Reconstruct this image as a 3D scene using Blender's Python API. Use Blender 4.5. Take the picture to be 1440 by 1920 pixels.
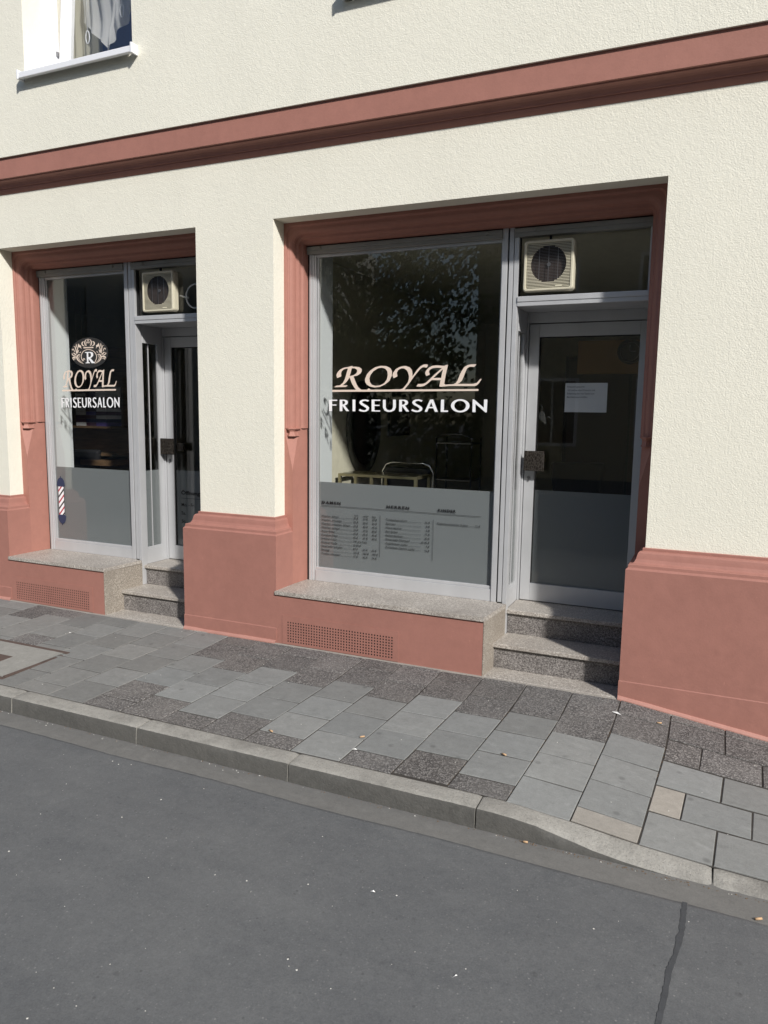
import bpy, bmesh, math, random
from mathutils import Vector, Matrix, noise
random.seed(7)
R = math.radians
for o in list(bpy.data.objects): bpy.data.objects.remove(o)
scene = bpy.context.scene
col = scene.collection

# ------------------------------------------------------------------ camera
cd = bpy.data.cameras.new("camera"); cam = bpy.data.objects.new("camera", cd); col.objects.link(cam)
scene.camera = cam
cd.sensor_fit = 'HORIZONTAL'; cd.sensor_width = 36.0; cd.lens = 36.0 * 1388.0 / 1440.0
cd.clip_start = 0.05; cd.clip_end = 500
yaw, pit, rol = R(24.05781), R(7.61672), R(0.82537)
fw = Vector((-math.sin(yaw)*math.cos(pit), math.cos(yaw)*math.cos(pit), -math.sin(pit)))
rt = Vector((math.cos(yaw), math.sin(yaw), 0)); up = rt.cross(fw)
r2 = rt*math.cos(rol) + up*math.sin(rol); u2 = -rt*math.sin(rol) + up*math.cos(rol)
m = Matrix((r2, u2, -fw)).transposed().to_4x4()
m.translation = Vector((0, -4.3, 1.583)); cam.matrix_world = m

# ------------------------------------------------------------------ sky, sun, exposure
SUN = Vector((1.22, -1.0, 1.10)).normalized()      # direction towards the sun
az = math.atan2(SUN.x, SUN.y)
w = bpy.data.worlds.new("World"); scene.world = w; w.use_nodes = True
nt = w.node_tree; nt.nodes.clear()
sky = nt.nodes.new('ShaderNodeTexSky'); sky.sky_type = 'NISHITA'; sky.sun_disc = False
sky.sun_elevation = math.asin(SUN.z); sky.sun_rotation = az
sky.air_density = 1.0; sky.dust_density = 1.2; sky.altitude = 100
bg = nt.nodes.new('ShaderNodeBackground'); bg.inputs['Strength'].default_value = 0.105
wo = nt.nodes.new('ShaderNodeOutputWorld')
nt.links.new(sky.outputs[0], bg.inputs[0]); nt.links.new(bg.outputs[0], wo.inputs[0])
sl = bpy.data.lights.new("sun", 'SUN'); sun = bpy.data.objects.new("sun", sl); col.objects.link(sun)
sl.energy = 4.0; sl.angle = R(2.8); sl.color = (1.0, 0.965, 0.915)
sun.rotation_euler = SUN.to_track_quat('Z', 'Y').to_euler(); sun.location = (6, -6, 9)
scene.view_settings.view_transform = 'Standard'; scene.view_settings.look = 'None'
scene.view_settings.gamma = 1; scene.view_settings.use_curve_mapping = False
scene.view_settings.exposure = 0.27
scene.render.engine = 'CYCLES'
scene.cycles.max_bounces = 8; scene.cycles.transparent_max_bounces = 16
scene.cycles.caustics_reflective = False; scene.cycles.caustics_refractive = False

# ------------------------------------------------------------------ helpers
def tag(o, label=None, cat=None, group=None, kind=None):
    for k, v in (('label', label), ('category', cat), ('group', group), ('kind', kind)):
        if v: o[k] = v
    return o
def empty(name, label, cat, loc=(0, 0, 0), group=None):
    o = bpy.data.objects.new(name, None); col.objects.link(o); o.location = loc
    o.empty_display_size = .05
    return tag(o, label, cat, group)
def wpos(o):
    v = Vector((0, 0, 0))
    while o is not None: v += o.location; o = o.parent
    return v
def link(name, me, mat=None, parent=None, mats=None):
    o = bpy.data.objects.new(name, me); col.objects.link(o)
    for mm in (mats or ([mat] if mat else [])): me.materials.append(mm)
    if parent is not None:
        o.parent = parent
        o.location = -wpos(parent)          # meshes are written in world coordinates
    return o
class MB:
    def __init__(s): s.bm = bmesh.new()
    def box(s, x0, x1, y0, y1, z0, z1, bev=0, mi=0):
        vs = [s.bm.verts.new((x, y, z)) for z in (z0, z1) for y in (y0, y1) for x in (x0, x1)]
        fs = [(0,2,3,1),(4,5,7,6),(0,1,5,4),(2,6,7,3),(0,4,6,2),(1,3,7,5)]
        nf = [s.bm.faces.new([vs[i] for i in f]) for f in fs]
        for f in nf: f.material_index = mi
        if bev:
            es = list({e for f in nf for e in f.edges})
            bmesh.ops.bevel(s.bm, geom=es, offset=bev, segments=2, affect='EDGES', profile=.6)
        return s
    def quad(s, pts, mi=0):
        f = s.bm.faces.new([s.bm.verts.new(p) for p in pts]); f.material_index = mi; return s
    def cyl(s, p0, p1, r, n=12, r1=None, cap=True, mi=0):
        p0, p1 = Vector(p0), Vector(p1); d = (p1-p0).normalized()
        a = d.orthogonal().normalized(); b = d.cross(a)
        r1 = r if r1 is None else r1
        A = [s.bm.verts.new(p0+(a*math.cos(t)+b*math.sin(t))*r) for t in [2*math.pi*i/n for i in range(n)]]
        B = [s.bm.verts.new(p1+(a*math.cos(t)+b*math.sin(t))*r1) for t in [2*math.pi*i/n for i in range(n)]]
        for i in range(n):
            f = s.bm.faces.new((A[i], A[(i+1) % n], B[(i+1) % n], B[i])); f.smooth = True; f.material_index = mi
        if cap:
            s.bm.faces.new(A[::-1]).material_index = mi; s.bm.faces.new(B).material_index = mi
        return s
    def tube(s, pts, r, n=8, mi=0):
        pts = [Vector(p) for p in pts]; rings = []
        a = None
        for i, p in enumerate(pts):
            d = ((pts[min(i+1, len(pts)-1)]-pts[max(i-1, 0)])).normalized()
            if a is None: a = d.orthogonal().normalized()
            a = (a - d*a.dot(d)).normalized(); b = d.cross(a)
            rr = r[i] if isinstance(r, (list, tuple)) else r
            rings.append([s.bm.verts.new(p+(a*math.cos(2*math.pi*k/n)+b*math.sin(2*math.pi*k/n))*rr) for k in range(n)])
        for A, B in zip(rings, rings[1:]):
            for k in range(n):
                f = s.bm.faces.new((A[k], A[(k+1) % n], B[(k+1) % n], B[k])); f.smooth = True; f.material_index = mi
        s.bm.faces.new(rings[0][::-1]); s.bm.faces.new(rings[-1])
        return s
    def sweep(s, rings, close_ring=False, smooth=False, mi=0, caps=False):
        V = [[s.bm.verts.new(p) for p in r] for r in rings]
        for A, B in zip(V, V[1:]):
            n = len(A); rng = n if close_ring else n-1
            for k in range(rng):
                f = s.bm.faces.new((A[k], A[(k+1) % n], B[(k+1) % n], B[k])); f.smooth = smooth; f.material_index = mi
        if caps:
            s.bm.faces.new(V[0][::-1]).material_index = mi; s.bm.faces.new(V[-1]).material_index = mi
        return s
    def build(s, name, mat=None, parent=None, mats=None, recalc=True):
        if recalc: bmesh.ops.recalc_face_normals(s.bm, faces=s.bm.faces)
        me = bpy.data.meshes.new(name); s.bm.to_mesh(me); s.bm.free()
        return link(name, me, mat, parent, mats)
def flat_shape(name, splines, y, mat, parent, thick=.0012, xf=None):
    """filled outline(s) standing on the plane y (holes by even-odd)"""
    cu = bpy.data.curves.new(name, 'CURVE'); cu.dimensions = '2D'; cu.fill_mode = 'BOTH'; cu.extrude = thick/2
    for L in splines:
        sp = cu.splines.new('POLY'); sp.points.add(len(L)-1)
        for i, (a, b) in enumerate(L):
            if xf: a, b = xf(a, b)
            sp.points[i].co = (a, b, 0, 1)
        sp.use_cyclic_u = True
    t = bpy.data.objects.new(name, cu); col.objects.link(t)
    me = bpy.data.meshes.new_from_object(t); bpy.data.objects.remove(t); bpy.data.curves.remove(cu)
    for v in me.vertices:
        a, b, c = v.co; v.co = (a, y-c, b)
    return link(name, me, mat, parent)
def text_mesh(name, body, x, y, z, size, mat, parent, width=None, bold=0, align='LEFT', spacing=1.0, thick=.0006):
    cu = bpy.data.curves.new(name, 'FONT'); cu.body = body; cu.size = size; cu.extrude = thick/2
    cu.offset = bold*size; cu.align_x = align; cu.space_character = spacing; cu.resolution_u = 3
    t = bpy.data.objects.new(name, cu); col.objects.link(t)
    bpy.context.view_layer.update()
    me = bpy.data.meshes.new_from_object(t); bpy.data.objects.remove(t); bpy.data.curves.remove(cu)
    xs = [v.co.x for v in me.vertices]
    k = 1.0
    if width and xs: k = width/(max(xs)-min(xs))
    for v in me.vertices:
        a, b, c = v.co; v.co = (x+a*k, y-c, z+b)
    return me
def join_meshes(name, mes, mat, parent):
    bm = bmesh.new()
    for me in mes: bm.from_mesh(me)
    out = bpy.data.meshes.new(name); bm.to_mesh(out); bm.free()
    for me in mes: bpy.data.meshes.remove(me)
    return link(name, out, mat, parent)

# ------------------------------------------------------------------ materials
def mat(name, color=(.5,.5,.5), rough=.6, metal=0, spec=.5):
    mt = bpy.data.materials.new(name); mt.use_nodes = True
    b = mt.node_tree.nodes['Principled BSDF']
    b.inputs['Base Color'].default_value = (*color, 1); b.inputs['Roughness'].default_value = rough
    b.inputs['Metallic'].default_value = metal; b.inputs['Specular IOR Level'].default_value = spec
    return mt
def N(mt, t, **kw):
    n = mt.node_tree.nodes.new(t)
    for k, v in kw.items():
        if k in n.inputs: n.inputs[k].default_value = v
        else: setattr(n, k, v)
    return n
def L(mt, a, b): mt.node_tree.links.new(a, b)
def pos(mt, scale=(1,1,1)):
    g = N(mt, 'ShaderNodeNewGeometry'); mp = N(mt, 'ShaderNodeMapping'); mp.inputs['Scale'].default_value = scale
    L(mt, g.outputs['Position'], mp.inputs['Vector']); return mp.outputs[0]
def tex_noise(mt, scale, detail=4, rough=.55, vec=None):
    n = N(mt, 'ShaderNodeTexNoise'); n.inputs['Scale'].default_value = scale
    n.inputs['Detail'].default_value = detail; n.inputs['Roughness'].default_value = rough
    L(mt, vec or pos(mt), n.inputs['Vector']); return n.outputs['Fac']
def ramp(mt, fac, stops):
    r = N(mt, 'ShaderNodeValToRGB'); L(mt, fac, r.inputs[0])
    e = r.color_ramp.elements
    while len(e) < len(stops): e.new(.5)
    for i, (p, c) in enumerate(stops):
        e[i].position = p; e[i].color = (*c, 1) if len(c) == 3 else c
    return r.outputs[0]
def mixc(mt, fac, a, b, mode='MIX'):
    n = N(mt, 'ShaderNodeMix', data_type='RGBA', blend_type=mode)
    for sock, v in ((n.inputs[0], fac), (n.inputs[6], a), (n.inputs[7], b)):
        if hasattr(v, 'links'): L(mt, v, sock)
        elif isinstance(v, tuple): sock.default_value = (*v, 1) if len(v) == 3 else v
        else: sock.default_value = v
    return n.outputs[2]
def bump(mt, fac, strength=.5, dist=.002, prev=None):
    n = N(mt, 'ShaderNodeBump'); n.inputs['Strength'].default_value = strength; n.inputs['Distance'].default_value = dist
    L(mt, fac, n.inputs['Height'])
    if prev: L(mt, prev, n.inputs['Normal'])
    return n.outputs[0]
def P(mt): return mt.node_tree.nodes['Principled BSDF']

def stucco(name, c):
    mt = mat(name, c, .9, spec=.2)
    big = tex_noise(mt, 1.3, 3); med = tex_noise(mt, 9, 4)
    t = ramp(mt, big, [(.3, tuple(x*.955 for x in c)), (.7, tuple(min(1, x*1.02) for x in c))])
    t = mixc(mt, .5, t, ramp(mt, med, [(.35, tuple(x*.96 for x in c)), (.65, c)]))
    t = mixc(mt, ramp(mt, tex_noise(mt, 1.6, 5, .65, pos(mt, (2.2, 2.2, .35))), [(.52, (0,0,0)), (.8, (.22,.22,.22))]), t, tuple(x*.82 for x in c))
    t = mixc(mt, ramp(mt, tex_noise(mt, 2.4, 3, .5), [(.66, (0,0,0)), (.72, (.25,.25,.25))]), t, tuple(min(1, x*1.06) for x in c))
    L(mt, t, P(mt).inputs['Base Color'])
    f = tex_noise(mt, 120, 3, .6); g = tex_noise(mt, 42, 3, .6, pos(mt, (1, 1, .75)))
    b = bump(mt, f, .8, .0032); b = bump(mt, g, .4, .0050, b)
    L(mt, b, P(mt).inputs['Normal']); return mt
M = {}
M['wall'] = stucco('cream_scratch_render', (.81, .79, .685))
def painted(name, c, dirt=.9):
    mt = mat(name, c, .62, spec=.35)
    f = ramp(mt, tex_noise(mt, 2.2, 5, .6), [(.3, tuple(x*dirt for x in c)), (.7, c)])
    f = mixc(mt, .4, f, ramp(mt, tex_noise(mt, 17, 5, .65), [(.35, tuple(x*.88 for x in c)), (.62, tuple(min(1, x*1.05) for x in c))]))
    s_ = tex_noise(mt, 60, 2, .5, pos(mt, (1, 1, .5))); g_ = tex_noise(mt, 3.5, 4, .6, pos(mt, (1.6, 1.6, .4)))
    f = mixc(mt, ramp(mt, s_, [(.74, (0,0,0)), (.78, (.5,.5,.5))]), f, tuple(min(1, x*1.35) for x in c))
    f = mixc(mt, ramp(mt, g_, [(.55, (0,0,0)), (.8, (.35,.35,.35))]), f, tuple(x*.72 for x in c))
    L(mt, f, P(mt).inputs['Base Color'])
    b = bump(mt, tex_noise(mt, 90, 4, .6), .35, .0016); b = bump(mt, tex_noise(mt, 9, 3), .25, .006, b)
    L(mt, b, P(mt).inputs['Normal']); return mt
M['pink'] = painted('salmon_masonry_paint', (.38, .176, .138))
M['pink_base'] = painted('salmon_plinth_paint', (.365, .170, .136), .86)
def alu(name, c=(.57,.58,.595), r=.38):
    mt = mat(name, c, r, .3, .5)
    n = tex_noise(mt, 2, 3, .5, pos(mt, (4, 4, 1.5)))
    L(mt, ramp(mt, n, [(.3, tuple(x*.93 for x in c)), (.7, c)]), P(mt).inputs['Base Color'])
    L(mt, ramp(mt, tex_noise(mt, 11, 4), [(.3, (r-.05,)*3), (.7, (r+.15,)*3)]), P(mt).inputs['Roughness'])
    return mt
M['alu'] = alu('dull_anodised_aluminium')
M['alu_dark'] = alu('dark_aluminium', (.33,.33,.31), .6)  # darker aluminium, used on the shutter rails
M['gap'] = mat('black_rubber_gasket', (.012,.012,.013), .8)
def glass(name, tint=(.95,.955,.95), ior=1.55):
    mt = bpy.data.materials.new(name); mt.use_nodes = True; t = mt.node_tree; t.nodes.clear()
    o = t.nodes.new('ShaderNodeOutputMaterial'); mx = t.nodes.new('ShaderNodeMixShader')
    tr = t.nodes.new('ShaderNodeBsdfTransparent'); gl = t.nodes.new('ShaderNodeBsdfGlossy'); fr = t.nodes.new('ShaderNodeFresnel')
    gb = t.nodes.new('ShaderNodeNewGeometry'); ml = t.nodes.new('ShaderNodeMath'); ml.operation = 'MULTIPLY_ADD'
    ml.inputs[1].default_value = 1/ior-ior; ml.inputs[2].default_value = ior      # same index from both sides of the pane
    t.links.new(gb.outputs['Backfacing'], ml.inputs[0]); t.links.new(ml.outputs[0], fr.inputs[0])
    tr.inputs[0].default_value = (*tint, 1); gl.inputs['Roughness'].default_value = .0; fr.inputs[0].default_value = ior
    nz = t.nodes.new('ShaderNodeTexNoise'); nz.inputs['Scale'].default_value = 1.4; nz.inputs['Detail'].default_value = 1
    g = t.nodes.new('ShaderNodeNewGeometry'); bp = t.nodes.new('ShaderNodeBump'); bp.inputs['Strength'].default_value = .05
    bp.inputs['Distance'].default_value = .01
    t.links.new(g.outputs['Position'], nz.inputs['Vector']); t.links.new(nz.outputs[0], bp.inputs['Height'])
    t.links.new(bp.outputs[0], gl.inputs['Normal'])
    t.links.new(fr.outputs[0], mx.inputs[0]); t.links.new(tr.outputs[0], mx.inputs[1]); t.links.new(gl.outputs[0], mx.inputs[2])
    t.links.new(mx.outputs[0], o.inputs[0]); return mt
M['glass'] = glass('window_glass')
def frost(name):
    mt = bpy.data.materials.new(name); mt.use_nodes = True; t = mt.node_tree; t.nodes.clear()
    o = t.nodes.new('ShaderNodeOutputMaterial')
    df = t.nodes.new('ShaderNodeBsdfDiffuse'); tl = t.nodes.new('ShaderNodeBsdfTranslucent'); mx = t.nodes.new('ShaderNodeMixShader')
    df.inputs[0].default_value = (.33,.355,.37,1); tl.inputs[0].default_value = (.6,.63,.62,1); mx.inputs[0].default_value = .35
    t.links.new(df.outputs[0], mx.inputs[1]); t.links.new(tl.outputs[0], mx.inputs[2]); t.links.new(mx.outputs[0], o.inputs[0]); return mt
M['frost'] = frost('etched_film')
def granite(name, dark, light, k=1.0):
    mt = mat(name, dark, .45, spec=.4)
    v = N(mt, 'ShaderNodeTexVoronoi'); v.inputs['Scale'].default_value = 150*k; L(mt, pos(mt), v.inputs['Vector'])
    n = tex_noise(mt, 95*k, 4, .7); n2 = tex_noise(mt, 230*k, 2, .6); big = tex_noise(mt, 4, 4)
    c = ramp(mt, n, [(.38, dark), (.5, tuple((a+b)/2 for a, b in zip(dark, light))), (.62, light)])
    c = mixc(mt, ramp(mt, n2, [(.55, (0,0,0)), (.62, (1,1,1))]), c, tuple(x*.35 for x in dark))
    s = N(mt, 'ShaderNodeSeparateColor'); L(mt, v.outputs['Color'], s.inputs[0])
    c = mixc(mt, ramp(mt, s.outputs[0], [(.84, (0,0,0)), (.86, (.6,.6,.6))]), c, tuple(min(1, x*1.25) for x in light))
    c = mixc(mt, ramp(mt, big, [(.4, (0,0,0)), (.75, (.45,.45,.45))]), c, tuple(x*.75 for x in dark))
    L(mt, c, P(mt).inputs['Base Color']); L(mt, bump(mt, n, .3, .001), P(mt).inputs['Normal'])
    return mt
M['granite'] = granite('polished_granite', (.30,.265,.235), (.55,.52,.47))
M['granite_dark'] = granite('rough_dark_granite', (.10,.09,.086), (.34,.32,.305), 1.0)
M['granite_warm'] = granite('warm_granite', (.24,.205,.17), (.40,.365,.315), 1.2)
def stone(name, c, var=.15, fine=180, spots=True, bmp=.6, bd=.0015):
    mt = mat(name, c, .85, spec=.25)
    at = N(mt, 'ShaderNodeAttribute', attribute_name='tone')
    a = tex_noise(mt, 5, 5, .65); f = tex_noise(mt, fine, 3, .7); m2 = tex_noise(mt, 28, 4, .7)
    t = ramp(mt, a, [(.3, tuple(x*(1-var) for x in c)), (.7, tuple(x*(1+var*.7) for x in c))])
    t = mixc(mt, .55, t, ramp(mt, f, [(.3, tuple(x*.72 for x in c)), (.7, tuple(x*1.25 for x in c))]))
    t = mixc(mt, .3, t, ramp(mt, m2, [(.35, tuple(x*.75 for x in c)), (.65, tuple(x*1.15 for x in c))]))
    if spots:
        v = N(mt, 'ShaderNodeTexVoronoi'); v.inputs['Scale'].default_value = 7; v.inputs['Randomness'].default_value = 1
        L(mt, pos(mt, (1,1,0)), v.inputs['Vector'])
        t = mixc(mt, ramp(mt, v.outputs['Distance'], [(.06, (.65,.65,.65)), (.13, (0,0,0))]), t, tuple(x*.55 for x in c))
    w1 = tex_noise(mt, 11, 6, .75, pos(mt, (1, 1.8, 1)))
    t = mixc(mt, ramp(mt, w1, [(.56, (0,0,0)), (.66, (.4,.4,.4))]), t, tuple(min(1, x*1.35) for x in c))
    t = mixc(mt, ramp(mt, w1, [(.34, (.45,.45,.45)), (.44, (0,0,0))]), t, tuple(x*.68 for x in c))
    t = mixc(mt, 1.0, t, at.outputs['Color'], 'MULTIPLY')
    L(mt, t, P(mt).inputs['Base Color'])
    L(mt, bump(mt, f, bmp, bd), P(mt).inputs['Normal']); return mt
M['slab'] = stone('grey_concrete_slab', (.215,.220,.215), .2)
M['slab_brown'] = stone('worn_brownish_slab', (.20,.20,.192), .16)
M['slab_tan'] = stone('sandy_concrete_slab', (.30,.28,.25), .1)
def aggregate(name, c, hi):
    mt = mat(name, c, .8, spec=.3)
    at = N(mt, 'ShaderNodeAttribute', attribute_name='tone')
    v = N(mt, 'ShaderNodeTexVoronoi'); v.inputs['Scale'].default_value = 170; L(mt, pos(mt), v.inputs['Vector'])
    s = N(mt, 'ShaderNodeSeparateColor'); L(mt, v.outputs['Color'], s.inputs[0])
    t = ramp(mt, s.outputs[0], [(.2, tuple(x*.55 for x in c)), (.6, c), (.95, hi)])
    t = mixc(mt, ramp(mt, tex_noise(mt, 4, 4, .6), [(.35, (0,0,0)), (.75, (.6,.6,.6))]), t, (.20,.19,.18))
    t = mixc(mt, 1.0, t, at.outputs['Color'], 'MULTIPLY')
    L(mt, t, P(mt).inputs['Base Color']); L(mt, bump(mt, v.outputs['Distance'], .8, .003), P(mt).inputs['Normal']); return mt
M['slab_dark'] = aggregate('dark_aggregate_slab', (.118,.112,.109), (.26,.25,.24))
def plain_stone(name, c, **k):
    mt = stone(name, c, **k)
    for n in mt.node_tree.nodes:
        if n.type == 'ATTRIBUTE':
            for l in list(n.outputs['Color'].links):
                s = l.to_socket; mt.node_tree.links.remove(l); s.default_value = (1,1,1,1)
    return mt
M['kerb_face'] = plain_stone('dark_kerb_concrete', (.105,.103,.096), var=.3, fine=90, spots=False, bmp=.9, bd=.003)  # darker concrete for the kerb's front face
M['kerb'] = plain_stone('kerb_concrete', (.31,.30,.275), var=.28, fine=110, spots=False, bmp=1, bd=.004)
for k_ in ('kerb', 'kerb_face'):
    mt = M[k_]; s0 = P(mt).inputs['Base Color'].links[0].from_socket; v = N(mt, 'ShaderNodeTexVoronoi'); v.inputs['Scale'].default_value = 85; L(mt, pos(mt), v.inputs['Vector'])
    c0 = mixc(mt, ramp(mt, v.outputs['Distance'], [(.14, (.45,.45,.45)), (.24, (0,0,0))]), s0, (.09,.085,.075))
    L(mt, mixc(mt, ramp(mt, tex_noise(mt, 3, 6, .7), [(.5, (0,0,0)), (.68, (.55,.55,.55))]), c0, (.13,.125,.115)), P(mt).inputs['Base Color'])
M['joint'] = plain_stone('joint_sand', (.05,.045,.04), var=.4, spots=False)
M['gutter'] = plain_stone('gutter_concrete', (.155,.152,.145), var=.12, spots=False, bmp=.3)
def asphalt():
    mt = mat('worn_asphalt', (.1,.1,.1), .8, spec=.3)
    big = tex_noise(mt, .8, 6, .68); med = tex_noise(mt, 5, 6, .7); str_ = tex_noise(mt, 3, 5, .65, pos(mt, (.5, 2.2, 1)))
    f = tex_noise(mt, 190, 3, .7); f2 = tex_noise(mt, 38, 5, .75)
    t = ramp(mt, big, [(.32, (.084,.090,.098)), (.5, (.110,.115,.120)), (.68, (.130,.134,.136))])
    t = mixc(mt, .35, t, ramp(mt, med, [(.35, (.066,.071,.078)), (.65, (.145,.149,.150))]))
    t = mixc(mt, .22, t, ramp(mt, str_, [(.35, (.065,.069,.075)), (.65, (.150,.152,.152))]))
    t = mixc(mt, .20, t, ramp(mt, f2, [(.33, (.05,.053,.058)), (.67, (.17,.173,.175))]))
    t = mixc(mt, .2, t, ramp(mt, f, [(.3, (.04,.042,.045)), (.7, (.22,.222,.224))]))
    def dots(sc, thr, amt, c, off):
        v = N(mt, 'ShaderNodeTexVoronoi'); v.inputs['Scale'].default_value = sc
        mp = N(mt, 'ShaderNodeMapping'); mp.inputs['Location'].default_value = (off, off*.7, 0); L(mt, pos(mt, (1,1,0)), mp.inputs['Vector']); L(mt, mp.outputs[0], v.inputs['Vector'])
        s = N(mt, 'ShaderNodeSeparateColor'); L(mt, v.outputs['Color'], s.inputs[0])
        k = N(mt, 'ShaderNodeMath', operation='MULTIPLY'); L(mt, ramp(mt, v.outputs['Distance'], [(thr, (amt,)*3), (thr*1.6, (0,0,0))]), k.inputs[0])
        L(mt, ramp(mt, s.outputs[0], [(.45, (0,0,0)), (.75, (1,1,1))]), k.inputs[1])
        return mixc(mt, k.outputs[0], t, c)
    t = dots(34, .08, .6, (.24,.24,.235), 0); t = dots(21, .08, .4, (.045,.046,.048), 3.3); t = dots(7, .06, .3, (.05,.051,.053), 8.1); t = dots(60, .14, .4, (.2,.2,.197), 5.7)
    L(mt, t, P(mt).inputs['Base Color'])
    L(mt, ramp(mt, big, [(.3, (.68,)*3), (.7, (.88,)*3)]), P(mt).inputs['Roughness'])
    b = bump(mt, f, .5, .0015); b = bump(mt, f2, .4, .003, b); b = bump(mt, med, .2, .006, b)
    L(mt, b, P(mt).inputs['Normal']); return mt
M['asphalt'] = asphalt()
M['tar'] = plain_stone('bitumen_seal', (.062,.065,.07), var=.2, spots=False, bmp=.3)
M['gold'] = mat('rose_gold_vinyl', (.74,.62,.525), .5); M['white'] = mat('white_vinyl', (.85,.86,.88), .5)
M['black'] = mat('black_vinyl', (.012,.012,.014), .5); M['navy'] = mat('navy_vinyl', (.025,.04,.09), .5); M['red'] = mat('crimson_vinyl', (.42,.035,.06), .5)
M['grey_text'] = mat('dark_grey_vinyl', (.03,.033,.035), .6)
M['disc'] = mat('charcoal_vinyl', (.022,.022,.022), .6)
M['cream_plastic'] = mat('aged_cream_plastic', (.60,.565,.44), .45)
M['dark'] = mat('dark_void', (.01,.01,.01), .9); M['wire'] = mat('steel_wire', (.25,.25,.26), .4, .8)
M['chrome'] = mat('chrome', (.8,.8,.8), .12, 1.0); M['brass'] = mat('brushed_brass', (.42,.38,.24), .4, .8)
M['pvc'] = mat('white_window_plastic', (.82,.83,.86), .35); M['paper'] = mat('white_paper', (.88,.90,.93), .8)
def bronze():
    mt = mat('cast_bronze', (.06,.05,.042), .38, .85)
    n = N(mt, 'ShaderNodeTexVoronoi', feature='DISTANCE_TO_EDGE'); n.inputs['Scale'].default_value = 70; L(mt, pos(mt, (1,1,.6)), n.inputs['Vector'])
    f = tex_noise(mt, 90, 3)
    L(mt, ramp(mt, n.outputs['Distance'], [(.02, (.17,.15,.13)), (.12, (.05,.042,.036))]), P(mt).inputs['Base Color'])
    L(mt, bump(mt, n.outputs['Distance'], 1, .004, bump(mt, f, .6, .002)), P(mt).inputs['Normal']); return mt
M['bronze'] = bronze()
M['room_wall'] = painted('warm_white_interior', (.74,.71,.57)); M['room_floor'] = mat('dark_floor_tiles', (.10,.095,.09), .35)
M['panel'] = mat('white_laminate', (.74,.78,.80), .5); M['leather'] = mat('black_leather', (.015,.015,.018), .4)
M['mirror'] = mat('smoked_mirror', (.008,.008,.010), .25); M['mirror_rim'] = mat('grey_mirror_rim', (.07,.07,.062), .4)
def wood():
    mt = mat('oak_veneer', (.3,.18,.09), .5)
    n = tex_noise(mt, 6, 5, .6, pos(mt, (1, 1, 9)))
    L(mt, ramp(mt, n, [(.3, (.10,.06,.03)), (.7, (.22,.14,.08))]), P(mt).inputs['Base Color']); return mt
M['wood'] = wood()

# ------------------------------------------------------------------ ground shape
def ss(a, b, x):
    t = min(1, max(0, (x-a)/(b-a))); return t*t*(3-2*t)
DB = [(-.78, 0), (-.66, .006), (-.42, .030), (-.28, .048), (-.15, .061), (.0, .071), (.11, .077), (.27, .083)]
def gz(x, y):
    k = min(1, max(0, (-y-.09)/1.4))
    dk = 0 if x <= -.78 else .083 if x >= .27 else next(u+(v-u)*(x-p)/(q-p) for (p, u), (q, v) in zip(DB, DB[1:]) if x <= q); dw = min(.16, max(0, (x+.4)*.13))
    if x > -.75 and x < -.35: dw += 0
    return .025*(y+.09) - (dk*k + dw*(1-k))
def struct(o): return tag(o, kind='structure')

# road, far ground
mb = MB(); mb.quad([(-120,-120,-.20),(120,-120,-.20),(120,60,-.20),(-120,60,-.20)])
struct(mb.build('ground', M['asphalt']))
def edge_y(x): return -1.652 + .010*noise.noise(Vector((x*1.7, 3, 0))) + .004*noise.noise(Vector((x*13, 9, 0)))
mb = MB(); rings = []
xs = [-40, -20, -10] + [-8+i*.05 for i in range(0, 221)] + [4, 8, 20, 40]
for x in xs:
    e = edge_y(x); up_ = .006*(1-ss(.02, .45, x))
    rings.append([(x, e, -.1255), (x, e-.004, -.125+up_), (x, e-.02, -.1245+up_), (x, -2.2, -.1245+up_), (x, -4, -.118), (x, -7, -.09), (x, -10.4, -.125)])
mb.sweep(rings, smooth=True); road = struct(mb.build('road', M['asphalt']))
mb = MB(); mb.quad([(-40,-1.75,-.1262),(40,-1.75,-.1262),(40,-1.40,-.1262),(-40,-1.40,-.1262)])
struct(mb.build('gutter', M['gutter']))
# bitumen sealed crack in the road
mb = MB(); pts = [(.006,-1.652),(.004,-1.75),(-.001,-1.86),(-.012,-1.95),(-.024,-2.01),(-.030,-2.12),(-.041,-2.25),(-.05,-2.45),(-.046,-2.8),(-.06,-3.6),(-.03,-4.6),(-.07,-6)]
A = []
for i, (x, y) in enumerate(pts):
    w_ = .0085 + .004*noise.noise(Vector((0, y*9, 0)))
    for k in range(1):
        A.append([(x-w_, y, -.1175), (x+w_, y, -.1175)])
fine = []
for (a, b), (c, d) in zip(A, A[1:]):
    for k in range(8):
        t = k/8; j = .006*noise.noise(Vector((a[1]*40+k*3.1, 1, 0))); j2 = .006*noise.noise(Vector((a[1]*40+k*3.1, 7, 0)))
        yy = a[1]+(c[1]-a[1])*t
        zz = -.1245 + .006*(1-ss(.02,.45,a[0])) + .0016 + (0 if yy > -2.2 else (-.118+.1185)*min(1,(-2.2-yy)/1.8))
        fine.append([(a[0]+(c[0]-a[0])*t+j, yy, zz), (b[0]+(d[0]-b[0])*t+j2, yy, zz)])
for a_, b_ in zip(fine, fine[1:]): mb.quad([a_[0], a_[1], b_[1], b_[0]])
struct(mb.build('road_crack_seal', M['tar']))

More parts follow.
